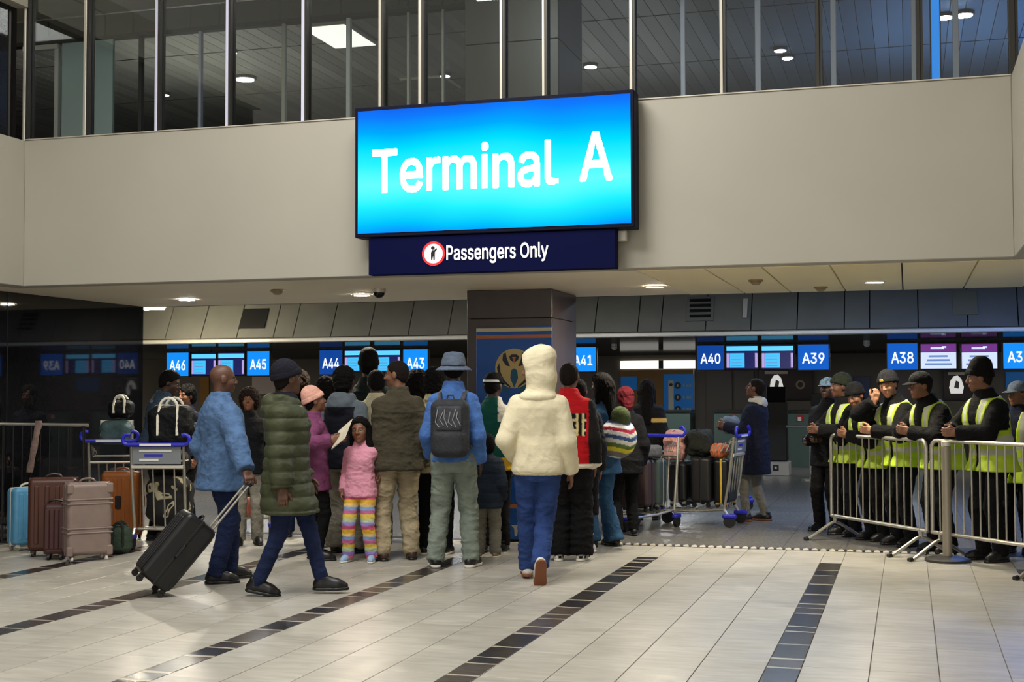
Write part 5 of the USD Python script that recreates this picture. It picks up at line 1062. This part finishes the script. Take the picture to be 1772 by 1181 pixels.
def sport(L, V, WR):
    c = np.tile(arr((14, 70, 60)), (len(L), 1)); c[(L[:, 2] > .33) & (L[:, 0] > .05)] = arr((206, 202, 190)); c[(L[:, 2] > .25) & (L[:, 2] < .33) & (L[:, 0] > .08)] = arr((140, 26, 34)); c[(L[:, 2] < -.02) & (L[:, 0] > .08)] = arr((206, 164, 50)); return c
w = who(853, 641, 12.3, .03)
person('person in a green sports jacket with white shoulder and a black cap', **w, heading=18, top=dict(mat=CAMJ, t=.034, hem=-.14, tint=sport), bottom=dict(mat=BLK), shoes=dict(mat=SHB), hair=dict(kind='cap', mat=HAIR, hat=BLK, peak=BLK, panel=mat('cap_white', S(220, 220, 220), .6)), skin='dark', head=(-30, 0, 0), q=1.1, face=False)
def varsity(L, V, WR):
    c = np.tile(arr((176, 20, 28)), (len(L), 1)); sl = np.abs(L[:, 0]) > .185; c[sl] = arr((24, 22, 22)); c[(L[:, 2] < -.08)] = arr((216, 208, 190))
    u, v = L[:, 0], L[:, 2]
    m = (np.abs(v-.26) < .10) & (np.abs(u) < .165) & (L[:, 1] < 0); c[m] = arr((24, 22, 22))
    m2 = m & ((np.abs(((u+.2) % .052)-.026) < .011) | ((np.abs(((v+.1) % .09)-.045) < .010) & (np.abs(((u+.2) % .104)-.05) < .03))); c[m2] = arr((214, 196, 140)); return c
w = who(985, 628, 11.8)
person('person in a red varsity jacket with black lettering and checkered shoes', **w, heading=6, top=dict(mat=CAMJ, t=.036, hem=-.12, tint=varsity), bottom=dict(mat=BLK, cut='wide', wr=.010), shoes=dict(mat=TINTED, sole=SOLEW, tint=lambda V: np.where((((V[:, 0]/.03).astype(int)+(V[:, 2]/.025).astype(int)+(V[:, 1]/.03).astype(int)) % 2 == 0)[:, None], arr((228, 224, 214)), arr((20, 20, 20)))), hair=dict(kind='short', mat=STUB, o=.004), skin='mid', head=(-10, 0, 0), q=.95, face=False)
w = dict(at=at_px(1001, 12.36), h=1.66)
person('person in black shorts and white socks right of the red varsity jacket', **w, heading=10, top=dict(mat=BLK2, t=.03), bottom=dict(mat=BLK, cut='wide', short=.25, name='shorts'), shoes=dict(mat=SHW, sole=SOLEW, high=.30, label='white sock and shoe'), hair=dict(kind='short', mat=HAIR), skin='brown', q=1.3, face=False)
w = who(1041, 645, 12.98, .01)
mum = person('woman with long black hair in blue denim carrying a baby on her back', **w, heading=58, top=dict(mat=DENIMW, t=.026, hem=-.20, flare=.02), bottom=dict(mat=DENIMW, cut='flare', wr=.008), shoes=dict(mat=SHB), hair=dict(kind='long', mat=HAIR, len=.36), skin='dark', female=True, head=(10, 0, 0), hands=[(-.12, .30, 1.05, 30), (.14, .28, 1.02, 30)], feet=[(-.12, .04, 0, 0, 8), (.12, -.05, 0, 0, -8)], q=.9, face=False)
ST = [arr(c) for c in ((196, 200, 204), (112, 108, 112), (206, 196, 60), (90, 110, 60), (216, 216, 210), (60, 86, 140), (226, 224, 220), (150, 34, 64), (210, 214, 220), (80, 90, 130))]
def blanket(P): L = mum.bend(P, True).astype(np.float32); return smin(ell(L, (0, -.23, .16), (.20, .17, .20)), loft(L, [(.0, .185, .145, -.02), (.12, .18, .14, -.02), (.26, .185, .145, -.02)]), .05)
mum.emit('baby_wrap', blanket, (-.4, -.5, .8), (.4, .3, 1.4), .011, TINTED, .004, (6, 6, 20), tint=lambda V: np.array(ST)[np.clip(((V[:, 2]-.86-.25*np.abs(V[:, 0]))/.040).astype(int), 0, 99) % 10], label='striped blanket tied round to carry the baby')
bp = mum.world(mum.tp(0, -.25, .36))
T = thing('person', 'baby in an olive hood and striped blanket on the back of the woman', 'person', tuple(bp), 58)
V, F = net(lambda P: smin(np.linalg.norm(P*np.float32((1, .95, .9)), axis=1)-.078, ell(P, (0, .0, -.13), (.09, .08, .11)), .04), (-.13, -.13, -.27), (.13, .13, .13), .011); part(T, 'body', trimesh.Trimesh(V, F, process=False), SKIN['a'], True, tint=np.tile(arr((88, 58, 44)), (len(V), 1)))
V, F = net(lambda P: smax(smin(ell(P, (0, -.012, .01), (.098, .10, .108)), ell(P, (0, -.02, -.10), (.10, .085, .09)), .05), -ell(P, (0, .12, -.01), (.06, .08, .07)), .02), (-.14, -.14, -.25), (.14, .14, .16), .010); part(T, 'hood', trimesh.Trimesh(V, F, process=False), cloth('hood_olive', (64, 76, 48)), True)
# --- left edge, behind the trolleys
w = who(268, 638, 12.35)
person('person in a dark teal jacket leaning towards the duffel bag', **w, heading=-70, top=dict(mat=TEA, t=.036, hem=-.14), bottom=dict(mat=BLK), shoes=dict(mat=SHB), hair=dict(kind='short', mat=HAIR, o=.012), skin='dark', lean=12, head=(0, 8, 0), hands=[(-.12, .44, 1.13, 30), (.14, .42, 1.12, 30)], q=1.1)
w = who(323, 668, 13.6)
person('dark-haired woman whose face shows above the duffel bag', **w, heading=165, top=dict(mat=NVY, t=.03), bottom=dict(mat=BLK), shoes=dict(mat=SHB), hair=dict(kind='afro', mat=HAIR, r=.012), skin='brown', female=True, q=1.2)
w = who(431, 672, 12.2, .02)
person('woman with curly dark hair between the blue coat and the olive puffer', **w, heading=-150, top=dict(mat=BLK2, t=.03), bottom=dict(mat=STONEJ), shoes=dict(mat=SHB), hair=dict(kind='afro', mat=HAIRB, r=.030), skin='brown', female=True, head=(-10, -10, 0), q=1.1)
w = who(516, 642, 13.0, .03)
person('person with loose dark brown curls behind the olive puffer coat', **w, heading=20, top=dict(mat=BLK2, t=.03), bottom=dict(mat=JEAND), shoes=dict(mat=SHB), hair=dict(kind='afro', mat=HAIRB, r=.040), skin='mid', q=1.3, face=False)
w = who(564, 655, 12.55)
person('person with short black hair behind the pink beanie', **w, heading=18, top=dict(mat=NVY, t=.03), bottom=dict(mat=BLK), shoes=dict(mat=SHB), hair=dict(kind='afro', mat=HAIR, r=.014), skin='dark', q=1.3, face=False)
# --- beyond the column
w = who(1082, 668, 14.0, .02)
person('person in a dark red headscarf beside the trolley of upright cases', **w, heading=30, top=dict(mat=BLK2, t=.034, hem=-.2), bottom=dict(mat=BLK), shoes=dict(mat=SHB), hair=dict(kind='scarf', hat=cloth('scarf_red', (92, 24, 34))), skin='dark', female=True, q=1.2, face=False)
w = who(1119, 656, 15.8, .01)
person('woman with long dark braids and a black jacket with a gold band', **w, heading=10, top=dict(mat=CAMJ, t=.034, hem=-.16, tint=lambda L, V, WR: np.where((np.abs(L[:, 2]-.30) < .025)[:, None], arr((190, 160, 96)), arr((22, 22, 24)))), bottom=dict(mat=BLK), shoes=dict(mat=SHB), hair=dict(kind='long', mat=HAIR, len=.40), skin='dark', female=True, q=1.2, face=False)
w = who(1306, 655, 16.0)
person('person in a long navy coat and grey trousers beside the piled trolley', **w, heading=82, top=dict(mat=NVY, t=.036, hem=-.36, flare=.02, collar='stand', snood=cloth('scarf_offwhite', (188, 186, 178))), bottom=dict(mat=GRYJ, cut='slim'), shoes=dict(mat=SHB, sole=SOLEB), hair=dict(kind='short', mat=STUB, o=.006), skin='mid', head=(0, -14, 0), hands=[(-.05, .36, 1.16, 35), (.07, .36, 1.13, 35)], feet=[(-.09, .10, 0, 0, 5), (.09, -.10, 0, 0, -5)], q=1.0)
# --- guards at the barrier
BD = np.array([BC[0]-BA[0], BC[1]-BA[1]]); BD = BD/np.linalg.norm(BD); BN = np.array([-BD[1], BD[0]])
def at_barrier(px, off):
    best = min(np.linspace(-.4, 3.4, 381), key=lambda t: abs((lambda p: W/2+FPX*(p@_r)/(p@_f))(np.array([*(np.array(BA)+BD*t+BN*off), .9])-CAM)-px)); p = np.array(BA)+BD*best+BN*off; return (p[0], p[1])
LEANH = [(-.06, .42, 1.145, 30), (.10, .40, 1.15, 30)]; ELB = [(-1, -.3, -.6), (1, -.3, -.6)]
gd = dict(bottom=dict(mat=BLK), shoes=dict(mat=SHB, high=.16))
def guard(label, px, h, off=.32, hd=126, lean=20, head=(0, -8, 0), hair=None, hands=LEANH, skin='brown', **kw):
    return person(label, at_barrier(px, off), h, hd, dict(mat=kw.get('mat', BLK), t=.034, hem=-.12, vhem=-.15, vest=VEST if kw.get('vest', True) else None), gd['bottom'], gd['shoes'], hair, skin=skin, lean=lean, head=head, hands=hands, elbow=ELB, q=1.0, group='guards in lime vests at the barrier')
person('person in black with a pale blue patterned cap at the left end of the barrier', at_px(1432, 15.1), 1.68, 150, dict(mat=BLK2, t=.034, hem=-.2), gd['bottom'], gd['shoes'], dict(kind='cap', mat=HAIR, hat=cloth('cap_paleblue', (120, 146, 170), var=.6, scale=40)), skin='dark', hands=[(-.10, .28, 1.06, 35), (.08, .30, 1.04, 35)], head=(10, -8, 0), q=1.1)
guard('leftmost guard in a lime vest, head bowed under a dark green beanie', 1471, 1.72, .36, lean=10, head=(-10, -10, 0), hair=dict(kind='beanie', mat=STUB, hat=cloth('beanie_green', (34, 40, 32))), skin='mid')
guard('shortest guard, leaning low and smiling under a black beanie', 1519, 1.66, .36, lean=24, head=(22, -2, 0), hair=dict(kind='beanie', mat=STUB, hat=BLK), skin='brown')
guard('guard with a gold badge on the beanie, one hand raised to the face', 1566, 1.75, .34, lean=16, head=(30, -2, 0), hair=dict(kind='beanie', mat=STUB, hat=BLK2, badge=GBADGE), skin='light', hands=[LEANH[0], (.03, .33, 1.43, 50, (-.2, -.2, 1), (0, 1, .3))])
guard('guard in a peaked black cap looking down at clasped hands', 1632, 1.76, .34, lean=22, head=(-8, -18, 0), hair=dict(kind='cap', mat=STUB, hat=BLK), skin='brown')
guard('tallest guard, facing left in profile under a large black beanie', 1718, 1.80, .34, lean=10, head=(-32, 0, 0), hair=dict(kind='beanie', mat=STUB, hat=BLK, tall=.05), skin='brown', hands=[(-.03, .40, 1.13, 35), (.10, .37, 1.14, 35)])
person('person in a grey-blue cap behind the tallest guard at the right edge', at_px(1762, 13.5), 1.62, 150, dict(mat=NVY, t=.034, vest=VEST), gd['bottom'], gd['shoes'], dict(kind='cap', mat=HAIR, hat=HATB), skin='brown', head=(-20, 0, 0), q=1.2)
